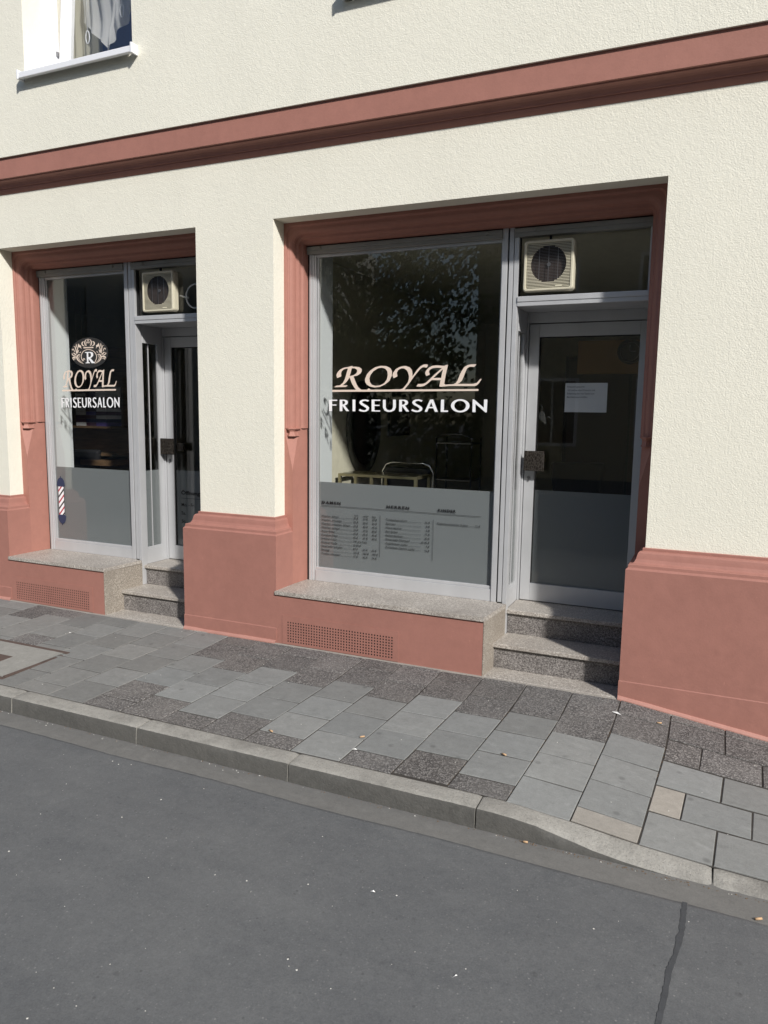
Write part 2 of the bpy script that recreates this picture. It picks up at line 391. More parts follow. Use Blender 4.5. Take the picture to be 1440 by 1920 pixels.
# kerb
DK = [(-.75, 0), (-.66, .004), (-.563, .014), (-.45, .037), (-.325, .061), (-.215, .075), (-.1, .083), (0, .086), (99, .086)]
def ktop(x):
    if x <= -.75: return -.036
    for (a, u), (b, v) in zip(DK, DK[1:]):
        if x <= b: return -.036 - (u+(v-u)*(x-a)/(b-a))
mb = MB(); joints = [-13.5+i*.906 for i in range(0, 25)]; off = -3.53 - min(joints, key=lambda j: abs(j+3.53)); joints = [j+off for j in joints]
for a, b in zip(joints, joints[1:]):
    rings = []; n = 44
    for i in range(n+1):
        x = a+.0035 + (b-a-.007)*i/n
        zb = gz(x, -1.398)-.002; zt = ktop(x); e = .005*noise.noise(Vector((x*7, 0, 1))) + .005*noise.noise(Vector((x*31, 5, 1)))
        chip = max(0, noise.noise(Vector((x*3.1, 8, 2)))-.2)*.05+max(0, noise.noise(Vector((x*17, 3, 4)))-.3)*.02
        end = .004 if i in (0, n) else 0
        yf = -1.505; r = .018
        prof = [(-1.395, -.16), (-1.396, zb-end), (-1.405, zb+.002-end), (-1.44, zb+(zt-zb)*.4+.001+e*.3-end), (-1.475, zb+(zt-zb)*.75+e*.4-end),
                (yf+.012+chip, zt-.001+e*.5-end), (yf+.004+chip*.6, zt-.005-chip*.3+e*.4), (yf+.001, zt-.014-chip*.6), (yf-.001+e*.6, zt-.045), (yf-.003+e*.6, zt-.07), (yf-.005, -.17)]
        rings.append([(x, y, z) for y, z in prof])
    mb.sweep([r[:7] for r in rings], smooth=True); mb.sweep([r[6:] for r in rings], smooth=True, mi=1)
    for rr in (rings[0], rings[-1]): mb.bm.faces.new([mb.bm.verts.new(p) for p in rr])
kerb = struct(mb.build('kerb', mats=[M['kerb'], M['kerb_face']]))

# pavement bed and slabs
mb = MB(); rings = []
for i in range(0, 231):
    x = -14.5 + i*.1
    rings.append([(x, y, gz(x, y)-.0045) for y in (.2, -.09, -.3, -.6, -.9, -1.2, -1.396)])
mb.sweep(rings, smooth=True); struct(mb.build('pavement_bed', M['joint']))
bm = bmesh.new(); tone = bm.loops.layers.float_color.new('tone')
rs = random.Random(4)
def slab(x0, x1, y0, y1, mi, tn=None, gap=.0028):
    """y0 > y1 ; slanted slightly like the real joints"""
    sl = lambda x, y: x - .055*max(0, -y-.5)
    j = lambda: rs.uniform(-.0012, .0012)
    g = gap + rs.uniform(0, .0012)
    tilt = [rs.uniform(-.0014, .0014) for _ in range(4)]
    gy = g+.0012; P_ = [(x0+g, y0-gy), (x1-g, y0-gy), (x1-g, y1+gy), (x0+g, y1+gy)]
    cx, cy = (x0+x1)/2, (y0+y1)/2; T_, U_, B_ = [], [], []
    for (x, y), t in zip(P_, tilt):
        X, Y = sl(x, y)+j(), y+j()
        z = gz(X, Y)+t
        sx = 1 if X < cx else -1; sy = -1 if Y > cy else 1
        T_.append(bm.verts.new((X+sx*.0025, Y+sy*.0025, z))); U_.append(bm.verts.new((X, Y, z-.002))); B_.append(bm.verts.new((X, Y, z-.02)))
    fs = [bm.faces.new(T_)]
    for i in range(4):
        k = (i+1) % 4
        fs.append(bm.faces.new((T_[i], U_[i], U_[k], T_[k]))); fs.append(bm.faces.new((U_[i], B_[i], B_[k], U_[k])))
    v = tn or rs.uniform(.86, 1.1); h = rs.uniform(-.008, .008)
    for f in fs:
        f.material_index = mi
        for l in f.loops: l[tone] = (v+h, v, v-h, 1)
W_ = .2667
cols = {  # top of the light slabs, bottom of them, by column counted leftwards from x = -0.13
 0: (-.52, -1.27), 1: (-.65, -1.40), 2: (-.51, -1.26), 3: (-.63, -1.13), 4: (-.50, -1.25), 5: (-.64, -1.39), 6: (-.515, -1.265), 7: (-.645, -1.145),
 8: (-.50, -1.25), 9: (-.64, -1.14), 10: (-.51, -1.01)}
KB = -1.394
for c in range(0, 52):
    x1 = -.13+.0 - c*W_; x0 = x1-W_
    if c in cols:
        t, b = cols[c]
        y = t
        while y < -.1:                                   # dark slabs towards the wall
            slab(x0, x1, min(y+.25, -.085), y, 2); y += .25
        y = t; n = round((t-b)/.25)
        for k in range(n): slab(x0, x1, t-(t-b)*k/n, t-(t-b)*(k+1)/n, 0)
        y = b
        while y > KB+.02:
            slab(x0, x1, y, max(y-.25, KB), 3 if c == 0 else 2); y -= .25
    else:
        y = -.085; st = (.16 if c % 2 else .035) + .25
        edges = [-.085]; y = -.25-(.14 if c % 2 else .01)
        while y > KB+.03: edges.append(y); y -= .25
        edges.append(KB)
        for a, b in zip(edges, edges[1:]):
            slab(x0, x1, a, b, 1 if rs.random() < .75 or c < 14 else 2)
rows = [(-.085, -.175, -.129, 0, 2), (-.18, -.405, -.129, 0, 2), (-.41, -.64, .035, 1, 2), (-.65, -.895, -.129, 0, 0), (-.90, -1.13, 0, 2, 0), (-1.135, KB, -.129, 0, 0)]
for (a, b, xs_, small, mi) in rows:
    if small: slab(-.129, xs_, a, b, 2 if small == 1 else 3)
    x = xs_
    while x < 8.2:
        slab(x, x+W_+.004, a, b, mi); x += W_+.004
bmesh.ops.recalc_face_normals(bm, faces=bm.faces)
me = bpy.data.meshes.new('pavement'); bm.to_mesh(me); bm.free()
struct(link('pavement', me, mats=[M['slab'], M['slab_brown'], M['slab_dark'], M['slab_tan']]))
# mortar strip along the wall
mb = MB(); rings = []
for i in range(0, 400):
    x = -14 + i*.055; y = -.108 - .012*noise.noise(Vector((x*4, 1, 1)))
    rings.append([(x, -.02, gz(x, -.1)+.004), (x, y+.006, gz(x, y)+.004), (x, y, gz(x, y)-.004)])
mb.sweep(rings, smooth=True); struct(mb.build('mortar_strip', M['slab_tan']))
me_ = col.objects['mortar_strip'].data
me_.materials[0] = plain_stone('mortar', (.27,.25,.225), var=.3, spots=False, bmp=.8)

# ------------------------------------------------------------------ the building
B = empty('building', 'cream rendered building with salmon plinth and cornice and two shop fronts', 'building', (-3, 0, 0))
ZO = 2.83; XL0, XL1, XR0, XR1 = -5.313, -3.37, -2.743, -.324      # the two openings
XE0, XE1 = -14.2, 8.4
mb = MB()
for a, b in ((XE0, XL0), (XL1, XR0), (XR1, XE1)): mb.box(a, b, 0, .34, .2, ZO)
mb.box(XE0, XE1, 0, .34, ZO, 3.34)
bmesh.ops.remove_doubles(mb.bm, verts=mb.bm.verts, dist=1e-5)
mb.build('wall', M['wall'], B)
# upper wall with window holes
UY = -.10; WZ0, WZ1 = 4.008, 5.55; wins = [(-4.808, -3.790), (-2.172, -1.154)]
mb = MB(); x = XE0
for a, b in wins: mb.box(x, a, UY, .3, WZ0-.03, WZ1); x = b
mb.box(x, XE1, UY, .3, WZ0-.03, WZ1)
mb.box(XE0, XE1, UY, .3, 3.460, WZ0-.03); mb.box(XE0, XE1, UY, .3, WZ1, 9.6)
mb.build('upper_wall', M['wall'], B)
mb = MB(); mb.box(XE0-.3, XE1+.3, -.5, 9, 9.6, 9.75); mb.box(XE0, XE1, 8.5, 8.8, -.1, 9.6); mb.box(XE0, XE0+.3, .34, 8.5, -.1, 9.6); mb.box(XE1-.3, XE1, .34, 8.5, -.1, 9.6)
mb.build('roof', M['pink_base'], B)
# cornice
prof = [(.1, 3.465), (-.085, 3.465), (-.085, 3.314), (-.079, 3.312), (-.072, 3.312), (-.070, 3.304), (-.060, 3.302), (-.050, 3.297), (-.040, 3.288), (-.032, 3.275), (-.029, 3.263), (-.022, 3.263), (-.020, 3.252), (-.014, 3.241), (-.006, 3.230), (.01, 3.219)]
mb = MB(); mb.sweep([[(x, y, z) for y, z in prof] for x in (XE0, -1.0+.95, XE1)])
mb.build('cornice', M['pink'], B)

PP = .09
pl_prof = [(0.0, .862), (.010, .862), (.013, .859), (.013, .846), (.027, .842), (.034, .834), (.038, .820), (.042, .802), (.050, .786), (.058, .779), (.075, .776), (.078, .773), (.079, .757), (.082, .753), (.087, .750), (.090, .746), (.090, .11), (.093, .105), (.093, -.25)]
def plinth(x0, x1, left_ret, right_ret, name='plinth'):
    """moulded base with returns into the openings"""
    mb = MB(); rings = []
    def ring(path):
        return path
    cols_ = []
    for (o, z) in pl_prof:
        p = []
        if left_ret: p += [(x0-o*left_ret, .33, z)]
        p += [(x0-o*left_ret if left_ret else x0, -o, z)]
        n = 1
        p += [(x1+o*right_ret if right_ret else x1, -o, z)]
        if right_ret: p += [(x1+o*right_ret, .33, z)]
        cols_.append(p)
    mb.sweep(cols_, smooth=False)
    return mb.build(name, M['pink_base'], B)
plinth(XE0, XL0, 0, .73); plinth(XL1, XR0, 1, .73); plinth(XR1, XE1, 1, 0)
# thin lighter paint edge at the foot of the wall
mb = MB()
for a, b in ((XE0, XL0+.064), (XL1-.092, XR0+.064), (XR1-.092, XE1)):
    n = max(2, int((b-a)/.08)); rings = []
    for i in range(n+1):
        x = a+(b-a)*i/n; e = .004*noise.noise(Vector((x*6, 2, 2)))
        rings.append([(x, -.092, gz(x, -.1)+.022+e), (x, -.100, gz(x, -.1)+.018+e), (x, -.106-e, gz(x, -.1)+.006), (x, -.106-e, gz(x, -.1)-.03)])
    mb.sweep(rings)
mb.build('paint_skirting', painted('fresh_salmon_paint', (.44,.225,.185)), B)

def surround(x0, x1):
    """moulded salmon frame: jambs above z=1.47, lintel, square pilasters with tapering chamfer below"""
    root = None
    pr = [(0, .13), (.014, .130), (.018, .136), (.020, .146), (.026, .150), (.034, .153), (.042, .160), (.049, .171), (.053, .184), (.054, .196), (.058, .204), (.066, .208), (.070, .216), (.0715, .232), (.077, .240), (.084, .246), (.086, .262), (.086, .34)]
    zb = 1.468; n = 7; rings = []
    for a, y in pr:
        r = .075*math.sin(math.pi*min(1, a/.086)); r = max(r, .0005)
        X0, X1, Z = x0+a, x1-a, ZO-a*1.38
        ring = [(X0, y, zb)]
        for i in range(n+1):
            t = math.pi - (math.pi/2)*i/n; ring.append((X0+r+r*math.cos(t), y, Z-r+r*math.sin(t)))
        for i in range(n+1):
            t = math.pi/2 - (math.pi/2)*i/n; ring.append((X1-r+r*math.cos(t), y, Z-r+r*math.sin(t)))
        ring.append((X1, y, zb)); rings.append(ring)
    mb = MB(); mb.sweep(rings)
    for s, xo in ((1, x0), (-1, x1)):
        X = lambda a: xo+s*a
        # pilaster with chamfer running out
        lv = [(.372, 0), (1.17, 0), (1.20, .07), (1.412, 1.0), (1.4125, 1.12), (1.4680, 1.12)]
        R_ = []
        for z, k in lv: R_.append([(X(0), .129, z), (X(.066-.054*k), .129, z), (X(.066), .129+.07*k, z), (X(.082), .34, z)])
        mb.sweep(R_)
        mb.bm.faces.new([mb.bm.verts.new((X(a_), y_, 1.4681)) for a_, y_ in pr] + [mb.bm.verts.new((X(0), .34, 1.4681))])
        # drop: small flared bracket
        cx, cy = X(.040), .160; lv = [(1.4695, .050), (1.463, .050), (1.456, .036), (1.446, .027), (1.432, .032), (1.420, .040), (1.414, .042)]
        R_ = []
        for z, w_ in lv:
            R_.append([(cx-s*w_*.8, cy-w_*.62+.012, z), (cx+s*w_*.05, cy-w_*.9, z), (cx+s*w_*.75, cy-w_*.1, z), (cx+s*w_*.8, cy+w_*1.2, z), (cx-s*w_*.5, cy+.03, z)])
        mb.sweep(R_, close_ring=True, caps=True)
    return mb.build('door_and_window_surround', M['pink'], B)
surround(XL0, XL1); surround(XR0, XR1)

def shopfront(x0, xm, x1, first):
    """aluminium shop front: window left of xm, transom light and recessed door right of it"""
    d = xm + 1.281
    # --- parapet under the window, sill, cheek, steps
    mb = MB(); mb.box(x0+.0657, xm+.068, -.09, .3, -.2, .344)
    mb.build('parapet', M['pink_base'], B)
    sb = bmesh.new(); zt, zb = .371, .345
    pl = [(x0+.060, -.101), (xm+.077, -.101), (xm+.108, .285), (xm+.04, .285), (xm+.04, .34), (x0+.060, .34)]
    T_ = [sb.verts.new((x, y, zt)) for x, y in pl]; U_ = [sb.verts.new((x, y, zb)) for x, y in pl]
    sb.faces.new(T_); sb.faces.new(U_[::-1])
    for i in range(6): sb.faces.new((T_[i], T_[(i+1) % 6], U_[(i+1) % 6], U_[i]))
    bmesh.ops.bevel(sb, geom=[e for e in sb.edges if all(v.co.z > zt-.001 for v in e.verts)], offset=.003, segments=2, affect='EDGES')
    bmesh.ops.recalc_face_normals(sb, faces=sb.faces)
    me = bpy.data.meshes.new('granite_sill'); sb.to_mesh(me); sb.free(); link('granite_sill', me, M['granite'], B)
    st = bpy.data.objects.new('entrance_steps', None); col.objects.link(st); st.parent = B; st.location = Vector((xm+.5, 0, 0)) - B.location
    def prism(name, pl, z0, z1, mt):
        b = bmesh.new(); T_ = [b.verts.new((x, y, z1)) for x, y in pl]; U_ = [b.verts.new((x, y, z0)) for x, y in pl]; n = len(pl)
        b.faces.new(T_); b.faces.new(U_[::-1])
        for i in range(n): b.faces.new((T_[i], T_[(i+1) % n], U_[(i+1) % n], U_[i]))
        bmesh.ops.bevel(b, geom=list(b.edges), offset=.002, segments=1, affect='EDGES')
        bmesh.ops.recalc_face_normals(b, faces=b.faces)
        me = bpy.data.meshes.new(name); b.to_mesh(me); b.free(); return link(name, me, mt, st)
    xr = x1-.0915
    prism('cheek', [(xm+.0685, -.0915), (xm+.077, -.0915), (xm+.104, .30), (xm+.08, .30)], -.1, .3445, M['granite_warm'])
    prism('bottom_step', [(xm+.0775, -.088), (xr, -.088), (xr, .10), (xm+.0835, .10)], -.15, .006, M['granite'])
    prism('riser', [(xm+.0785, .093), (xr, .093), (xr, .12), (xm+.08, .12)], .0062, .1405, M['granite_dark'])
    prism('tread', [(xm+.0790, .073), (xr, .073), (xr, .345), (xm+.105, .345), (xm+.097, .25)], .141, .166, M['granite'])
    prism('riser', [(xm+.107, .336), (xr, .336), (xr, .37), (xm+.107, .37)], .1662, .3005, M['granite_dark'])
    prism('threshold', [(xm+.098, .316), (xr, .316), (xr, .66), (xm+.098, .66)], .301, .326, M['granite'])
    # --- window
    wn = bpy.data.objects.new('shop_window', None); col.objects.link(wn); wn.parent = B; wn.location = Vector(((x0+xm)/2, .3, .4)) - B.location
    mb = MB(); zs = .3715
    mb.box(x0+.100, x0+.118, .298, .345, zs, 2.652, .002); mb.box(x0+.1185, x0+.137, .303, .345, zs, 2.652, .004); mb.box(x0+.1375, x0+.150, .308, .345, zs, 2.652, .002)
    mb.box(x0+.155, x0+.163, .316, .345, .470, 2.652, .001)
    mb.box(xm, xm+.034, .296, .350, zs, 2.712, .002)
    mb.box(xm-.010, xm-.0005, .316, .345, .47, 2.652)
    mb.box(x0+.1503, xm-.0003, .303, .340, zs, .452, .002); mb.box(x0+.1503, xm-.0003, .309, .340, .4523, .472, .003)
    mb.box(x0+.1503, xm-.0003, .312, .340, 2.634, 2.652, .002)
    mb.build('frame', M['alu'], wn)
    mb = MB(); mb.box(x0+.083, x0+.0995, .306, .345, zs, 2.652); mb.box(x0+.1502, x0+.1548, .322, .345, .472, 2.634); mb.box(xm+.0342, xm+.0437, .312, .35, zs, 2.712)
    mb.box(x0+.083, xm-.001, .300, .345, 2.7035, 2.716)
    mb.build('gasket', M['gap'], wn)
    mb = MB(); mb.box(x0+.086, xm-.0005, .288, .345, 2.6525, 2.676, .002); mb.box(x0+.086, xm-.0005, .284, .345, 2.6765, 2.703, .003)
    for sx in (x0+.19, xm-.10):
        mb.cyl((sx, .284, 2.687), (sx, .274, 2.687), .011, 12); mb.cyl((sx, .2739, 2.687), (sx, .270, 2.687), .007, 12)
    mb.build('shutter_rail', M['alu_dark'], wn)
    mb = MB(); mb.box(x0+.155, xm-.0105, .3225, .3275, .4722, 2.634); mb.build('pane', M['glass'], wn)
    mb = MB(); mb.box(x0+.1555, xm-.011, .3285, .3292, .4725, 1.090); mb.build('frosted_film', M['frost'], wn)
    # --- second half of the mullion, transom light
    dr = bpy.data.objects.new('transom_light', None); col.objects.link(dr); dr.parent = B; dr.location = Vector((xm+.5, .3, 2.3)) - B.location
    xe = x1-.086
    mb = MB(); mb.box(xm+.044, xm+.072, .297, .350, .375, 2.712, .002); mb.box(xm+.0765, xm+.105, .294, .350, .1665, 2.652, .002)
    mb.box(xm+.1055, xe, .290, .352, 2.243, 2.268, .002); mb.box(xm+.1055, xe, .286, .352, 2.2683, 2.301, .003)
    mb.box(xe-.012, xe, .30, .35, 2.3012, 2.652)
    mb.build('frame', M['alu'], dr)
    mb = MB(); mb.box(xm+.0722, xm+.0763, .31, .35, .3, 2.712); mb.box(xm+.1052, xm+.109, .315, .345, 2.302, 2.652); mb.box(xm+.105, xe, .300, .345, 2.7035, 2.716)
    mb.build('gasket', M['gap'], dr)
    mb = MB(); mb.box(xm+.0765, xe, .288, .345, 2.6525, 2.676, .002); mb.box(xm+.0765, xe, .284, .345, 2.6765, 2.703, .003)
    for sx in (xm+.20, xe-.06):
        mb.cyl((sx, .284, 2.687), (sx, .274, 2.687), .011, 12); mb.cyl((sx, .2739, 2.687), (sx, .270, 2.687), .007, 12)
    mb.build('shutter_rail', M['alu_dark'], dr)
    mb = MB(); mb.box(xm+.1095, xe-.0125, .331, .336, 2.3015, 2.652); mb.build('pane', M['glass'], dr)
    # --- recess: soffit, glazed side panel
    rc = bpy.data.objects.new('door_recess', None); col.objects.link(rc); rc.parent = B; rc.location = Vector((xm+.5, .45, .33)) - B.location
    xa = xm+.098
    mb = MB(); mb.box(xa, xe+.01, .3525, .66, 2.2425, 2.262); mb.box(xa-.02, xa, .3505, .372, .3265, 2.242, .002); mb.box(xa-.02, xa, .545, .605, .3265, 2.242, .002)
    mb.box(xa-.02, xa, .3722, .5448, .3265, .450, .002); mb.box(xa-.02, xa+.003, .3722, .5448, 2.105, 2.242, .002)
    mb.box(xa-.016, xa-.004, .372, .545, .4502, .465, .001)
    mb.box(xa-.012, xa-.006, .440, .447, .465, 2.105)
    mb.box(xe+.0, xe+.02, .352, .66, .3265, 2.242)
    mb.build('side_panel_frame', M['alu'], rc)
    mb = MB(); mb.box(xa-.0165, xa-.0125, .372, .545, .465, 2.105); mb.build('side_pane', M['glass'], rc)
    mb = MB(); mb.box(xa-.0185, xa-.0170, .373, .544, .466, 1.09); mb.build('frosted_film', M['frost'], rc)
    # --- door
    D = bpy.data.objects.new('door', None); col.objects.link(D); D.parent = B; D.location = Vector((xm+.115, .63, .33)) - B.location
    a, b = xm+.115, xe-.004
    mb = MB(); mb.box(xa+.001, a-.004, .598, .66, .3265, 2.242, .002); mb.box(a-.0035, b, .598, .66, 2.176, 2.242, .002)
    mb.build('door_frame', M['alu'], D)
    mb = MB(); mb.box(a, a+.066, .608, .655, .332, 2.170, .003); mb.box(b-.062, b, .608, .655, .332, 2.170, .003)
    mb.box(a+.0663, b-.0623, .609, .655, .332, .450, .002); mb.box(a+.0663, b-.0623, .609, .655, 2.088, 2.170, .002)
    mb.build('leaf', M['alu'], D)
    mb = MB(); mb.box(a-.0037, a-.0003, .63, .655, .33, 2.175); mb.box(a-.003, b, .63, .655, 2.1702, 2.1755); mb.box(a+.066, a+.071, .620, .65, .4502, 2.088); mb.box(a+.0665, b-.062, .62, .65, 2.0825, 2.0878)
    mb.box(a, b, .625, .655, .3262, .3318)
    mb.build('door_gasket', M['gap'], D)
    mb = MB(); mb.box(a+.0712, b-.0622, .630, .636, .4502, 2.0822); mb.build('pane', M['glass'], D)
    mb = MB(); mb.box(a+.0714, b-.0625, .637, .6378, .4504, 1.085); mb.build('frosted_film', M['frost'], D)
    mb = MB(); hx = a+.009 if first else a-.010
    mb.box(hx, hx+.134, .543, .556, 1.218, 1.350, .003); mb.box(hx+.045, hx+.085, .556, .609, 1.262, 1.305, .002)
    if not first: mb.box(hx+.15, hx+.21, .57, .60, 1.250, 1.315, .003)
    mb.build('push_handle', M['bronze'], D)
    mb = MB(); lx = a+.030; mb.cyl((lx, .6085, 1.170), (lx, .602, 1.170), .0095, 14); mb.box(lx-.005, lx+.005, .602, .6085, 1.145, 1.164, .001)
    mb.build('lock', M['wire'], D)
shopfront(XL0, -4.300, XL1, False); shopfront(XR0, -1.281, XR1, True)

# upper windows
def upper_window(a, b):
    Wn = bpy.data.objects.new('upper_window', None); col.objects.link(Wn); Wn.parent = B; Wn.location = Vector((a, 0, WZ0)) - B.location
    y0 = .10
    mb = MB()
    mb.box(a, a+.062, y0, y0+.07, WZ0-.02, WZ1, .004); mb.box(b-.062, b, y0, y0+.07, WZ0-.02, WZ1, .004)
    mb.box(a+.0622, b-.0622, y0, y0+.07, WZ0-.02, WZ0+.03, .004); mb.box(a+.0622, b-.0622, y0, y0+.07, WZ1-.06, WZ1, .004)
    mb.box(a+.064, a+.072, y0+.015, y0+.06, WZ0+.03, WZ1-.06, .002)
    mb.build('frame', M['pvc'], Wn)
    # tilted casement
    mb = MB(); s0, s1 = a+.085, b-.07; z0, z1 = WZ0+.02, WZ1-.07
    mb.box(s0, s0+.085, -.03, .03, z0, z1, .006); mb.box(s1-.085, s1, -.03, .03, z0, z1, .006); mb.box(s0+.0852, s1-.0852, -.03, .03, z0, z0+.085, .006); mb.box(s0+.0852, s1-.0852, -.03, .03, z1-.085, z1, .006)
    mb.box(s0+.0852, s0+.095, -.02, .02, z0+.085, z1-.085, .001)
    tl = Matrix.Translation((0, y0+.06, z0)) @ Matrix.Rotation(R(-5), 4, 'X') @ Matrix.Translation((0, 0, -z0))
    bmesh.ops.transform(mb.bm, matrix=tl, verts=mb.bm.verts)
    sash = mb.build('sash', M['pvc'], Wn)
    mb = MB(); mb.box(s0+.096, s1-.0855, -.006, .0, z0+.0855, z1-.0855); bmesh.ops.transform(mb.bm, matrix=tl, verts=mb.bm.verts)
    mb.build('pane', M['glass'], sash)
    mb = MB(); mb.box(a+.073, a+.083, y0+.03, y0+.05, WZ0+.20, WZ0+.235, .002); mb.build('hinge', M['wire'], Wn)
    mb = MB(); mb.box(a-.0005, a+.0, .02, .1, WZ0, WZ0)if False else None
    mb.box(a-.002, b+.034, -.158, -.130, 3.956, 3.996, .004)
    mb.quad([(a+.001, -.131, 3.994), (b-.001, -.131, 3.994), (b-.001, .10, 4.010), (a+.001, .10, 4.010)])
    mb.box(a-.014, a-.0025, -.163, -.101, 3.950, 4.014, .002); mb.box(b+.0345, b+.048, -.163, -.101, 3.950, 4.014, .002)
    mb.build('metal_sill', M['pvc'], Wn)
    mb = MB(); mb.box(a-.5, b+.5, 1.1, 1.2, 3.6, 5.8); mb.build('room_back_wall', mat('strong_blue', (.30,.40,.85), .9), Wn)  # strong blue plane close behind the swag
    mb = MB(); mb.box(a-.5, a-.4, .3, 1.0995, 3.6, 5.8); mb.box(b+.4, b+.5, .3, 1.0995, 3.6, 5.8); mb.box(a-.5, b+.5, .3, 1.2, 5.801, 5.9); mb.box(a-.5, b+.5, .3, 1.2, 3.5, 3.599)
    mb.build('room_wall', mat('white_bounce_wall', (.85,.85,.82), .9), Wn)  # room kept shallow and white to bounce daylight onto the curtain
    return Wn
W1 = upper_window(*wins[0]); W2 = upper_window(*wins[1]); W2.location.z += .034
def sheer(name, c, alpha):
    mt = bpy.data.materials.new(name); mt.use_nodes = True; t = mt.node_tree; t.nodes.clear()
    o = t.nodes.new('ShaderNodeOutputMaterial'); df = t.nodes.new('ShaderNodeBsdfDiffuse'); tr = t.nodes.new('ShaderNodeBsdfTransparent'); tl = t.nodes.new('ShaderNodeBsdfTranslucent')
    m1 = t.nodes.new('ShaderNodeMixShader'); m2 = t.nodes.new('ShaderNodeMixShader'); df.inputs[0].default_value = (*c, 1); tl.inputs[0].default_value = (*c, 1)
    m1.inputs[0].default_value = .4; m2.inputs[0].default_value = 1-alpha
    t.links.new(df.outputs[0], m1.inputs[1]); t.links.new(tl.outputs[0], m1.inputs[2]); t.links.new(m1.outputs[0], m2.inputs[1]); t.links.new(tr.outputs[0], m2.inputs[2]); t.links.new(m2.outputs[0], o.inputs[0]); return mt
cv = empty('curtain', 'sheer white swag curtain with a pointed hem behind the upper window pane', 'curtain', (-4.2, .3, 4.2))
mb = MB(); n = 34
for (xa_, xb_, zl, zr, tipx, tipz, yy) in ((-4.60, -4.06, 4.50, 4.57, -4.335, 4.225, .27),):
    rings = []
    for i in range(n+1):
        s = i/n; x = xa_+(xb_-xa_)*s
        tip = (tipx-xa_)/(xb_-xa_)
        lo = zl+(tipz-zl)*(s/tip) if s < tip else tipz+(zr-tipz)*((s-tip)/(1-tip))
        ring = []
        for k in range(13):
            q = k/12; z = 5.45+(lo-5.45)*q
            ring.append((x+.015*math.sin(q*9+i*.4), yy+.022*math.sin(i*1.15+q*3)+.02*math.sin(q*14+i*.2), z))
        rings.append(ring)
    mb.sweep(rings, smooth=True)
mb.build('swag', sheer('organza', (.9,.9,.9), .7), cv)
mb = MB(); rings = []
for i in range(40):
    x = -4.98+.46*i/39
    rings.append([(x, .36+.018*math.sin(i*.9), z) for z in (5.5, 4.9, 4.4, 3.95)])
mb.sweep(rings, smooth=True); mb.build('side_drape', sheer('beige_voile', (.62,.60,.50), .9), cv)
mb = MB()
for (x, z) in ((-4.52, 4.30), (-4.18, 4.42)):
    mb.tube([(x, .235, 5.4), (x, .235, z+.1)], .004, 6)
    mb.tube([(x+.018*math.sin(t), .235, z+.05+.045*math.cos(t)) for t in [k*math.pi/7 for k in range(15)]], .004, 6)
mb.build('cord', M['pvc'], cv)
og = empty('glass_figurine', 'small clear glass figurine standing on the upper window sill', 'figurine', (-4.745, .03, 4.01))
mb = MB()
for (dx, dz, r) in ((0, .022, .024), (.010, .056, .016), (-.018, .03, .013)):
    res = bmesh.ops.create_uvsphere(mb.bm, u_segments=14, v_segments=9, radius=r)
    for v in res['verts']: v.co += Vector((-4.745+dx, .03, 4.010+dz))
for f in mb.bm.faces: f.smooth = True
mb.build('figure', mat('pale_glass', (.62,.66,.7), .1), og)

# ------------------------------------------------------------------ rooms behind the shop fronts
def room(x0, x1, y1, name):
    mb = MB()
    mb.box(x0-.1, x0, .6605, y1, .2, 2.9); mb.box(x1, x1+.1, .6605, y1, .2, 2.9); mb.box(x0-.1, x1+.1, y1, y1+.1, .2, 2.9)
    mb.build('room_wall', M['room_wall'], B)
    mb = MB(); mb.box(x0-.1, x1+.1, .345, y1, .28, .3255); mb.build('room_floor', M['room_floor'], B)
    mb = MB(); mb.box(x0-.1, x1+.1, .345, y1, 2.79, 2.85); mb.build('room_ceiling', M['room_wall'], B)
room(-2.95, .15, 5.6, 'a'); room(-7.6, -3.42, 4.6, 'b')
mb = MB(); mb.box(-2.66, -2.622, .346, .603, .3257, 2.788); mb.box(-2.95, -2.6605, .56, .60, .3257, 2.788); mb.build('white_partition', M['panel'], B)
mb = MB(); mb.box(-5.24, -5.20, .346, .575, .3257, 2.788); mb.box(-7.6, -5.2405, .535, .57, .3257, 2.788); mb.build('white_partition', M['panel'], B)
mb = MB(); mb.box(-.32, .15, .40, .44, .3257, 2.788); mb.build('inner_pier', M['room_wall'], B)

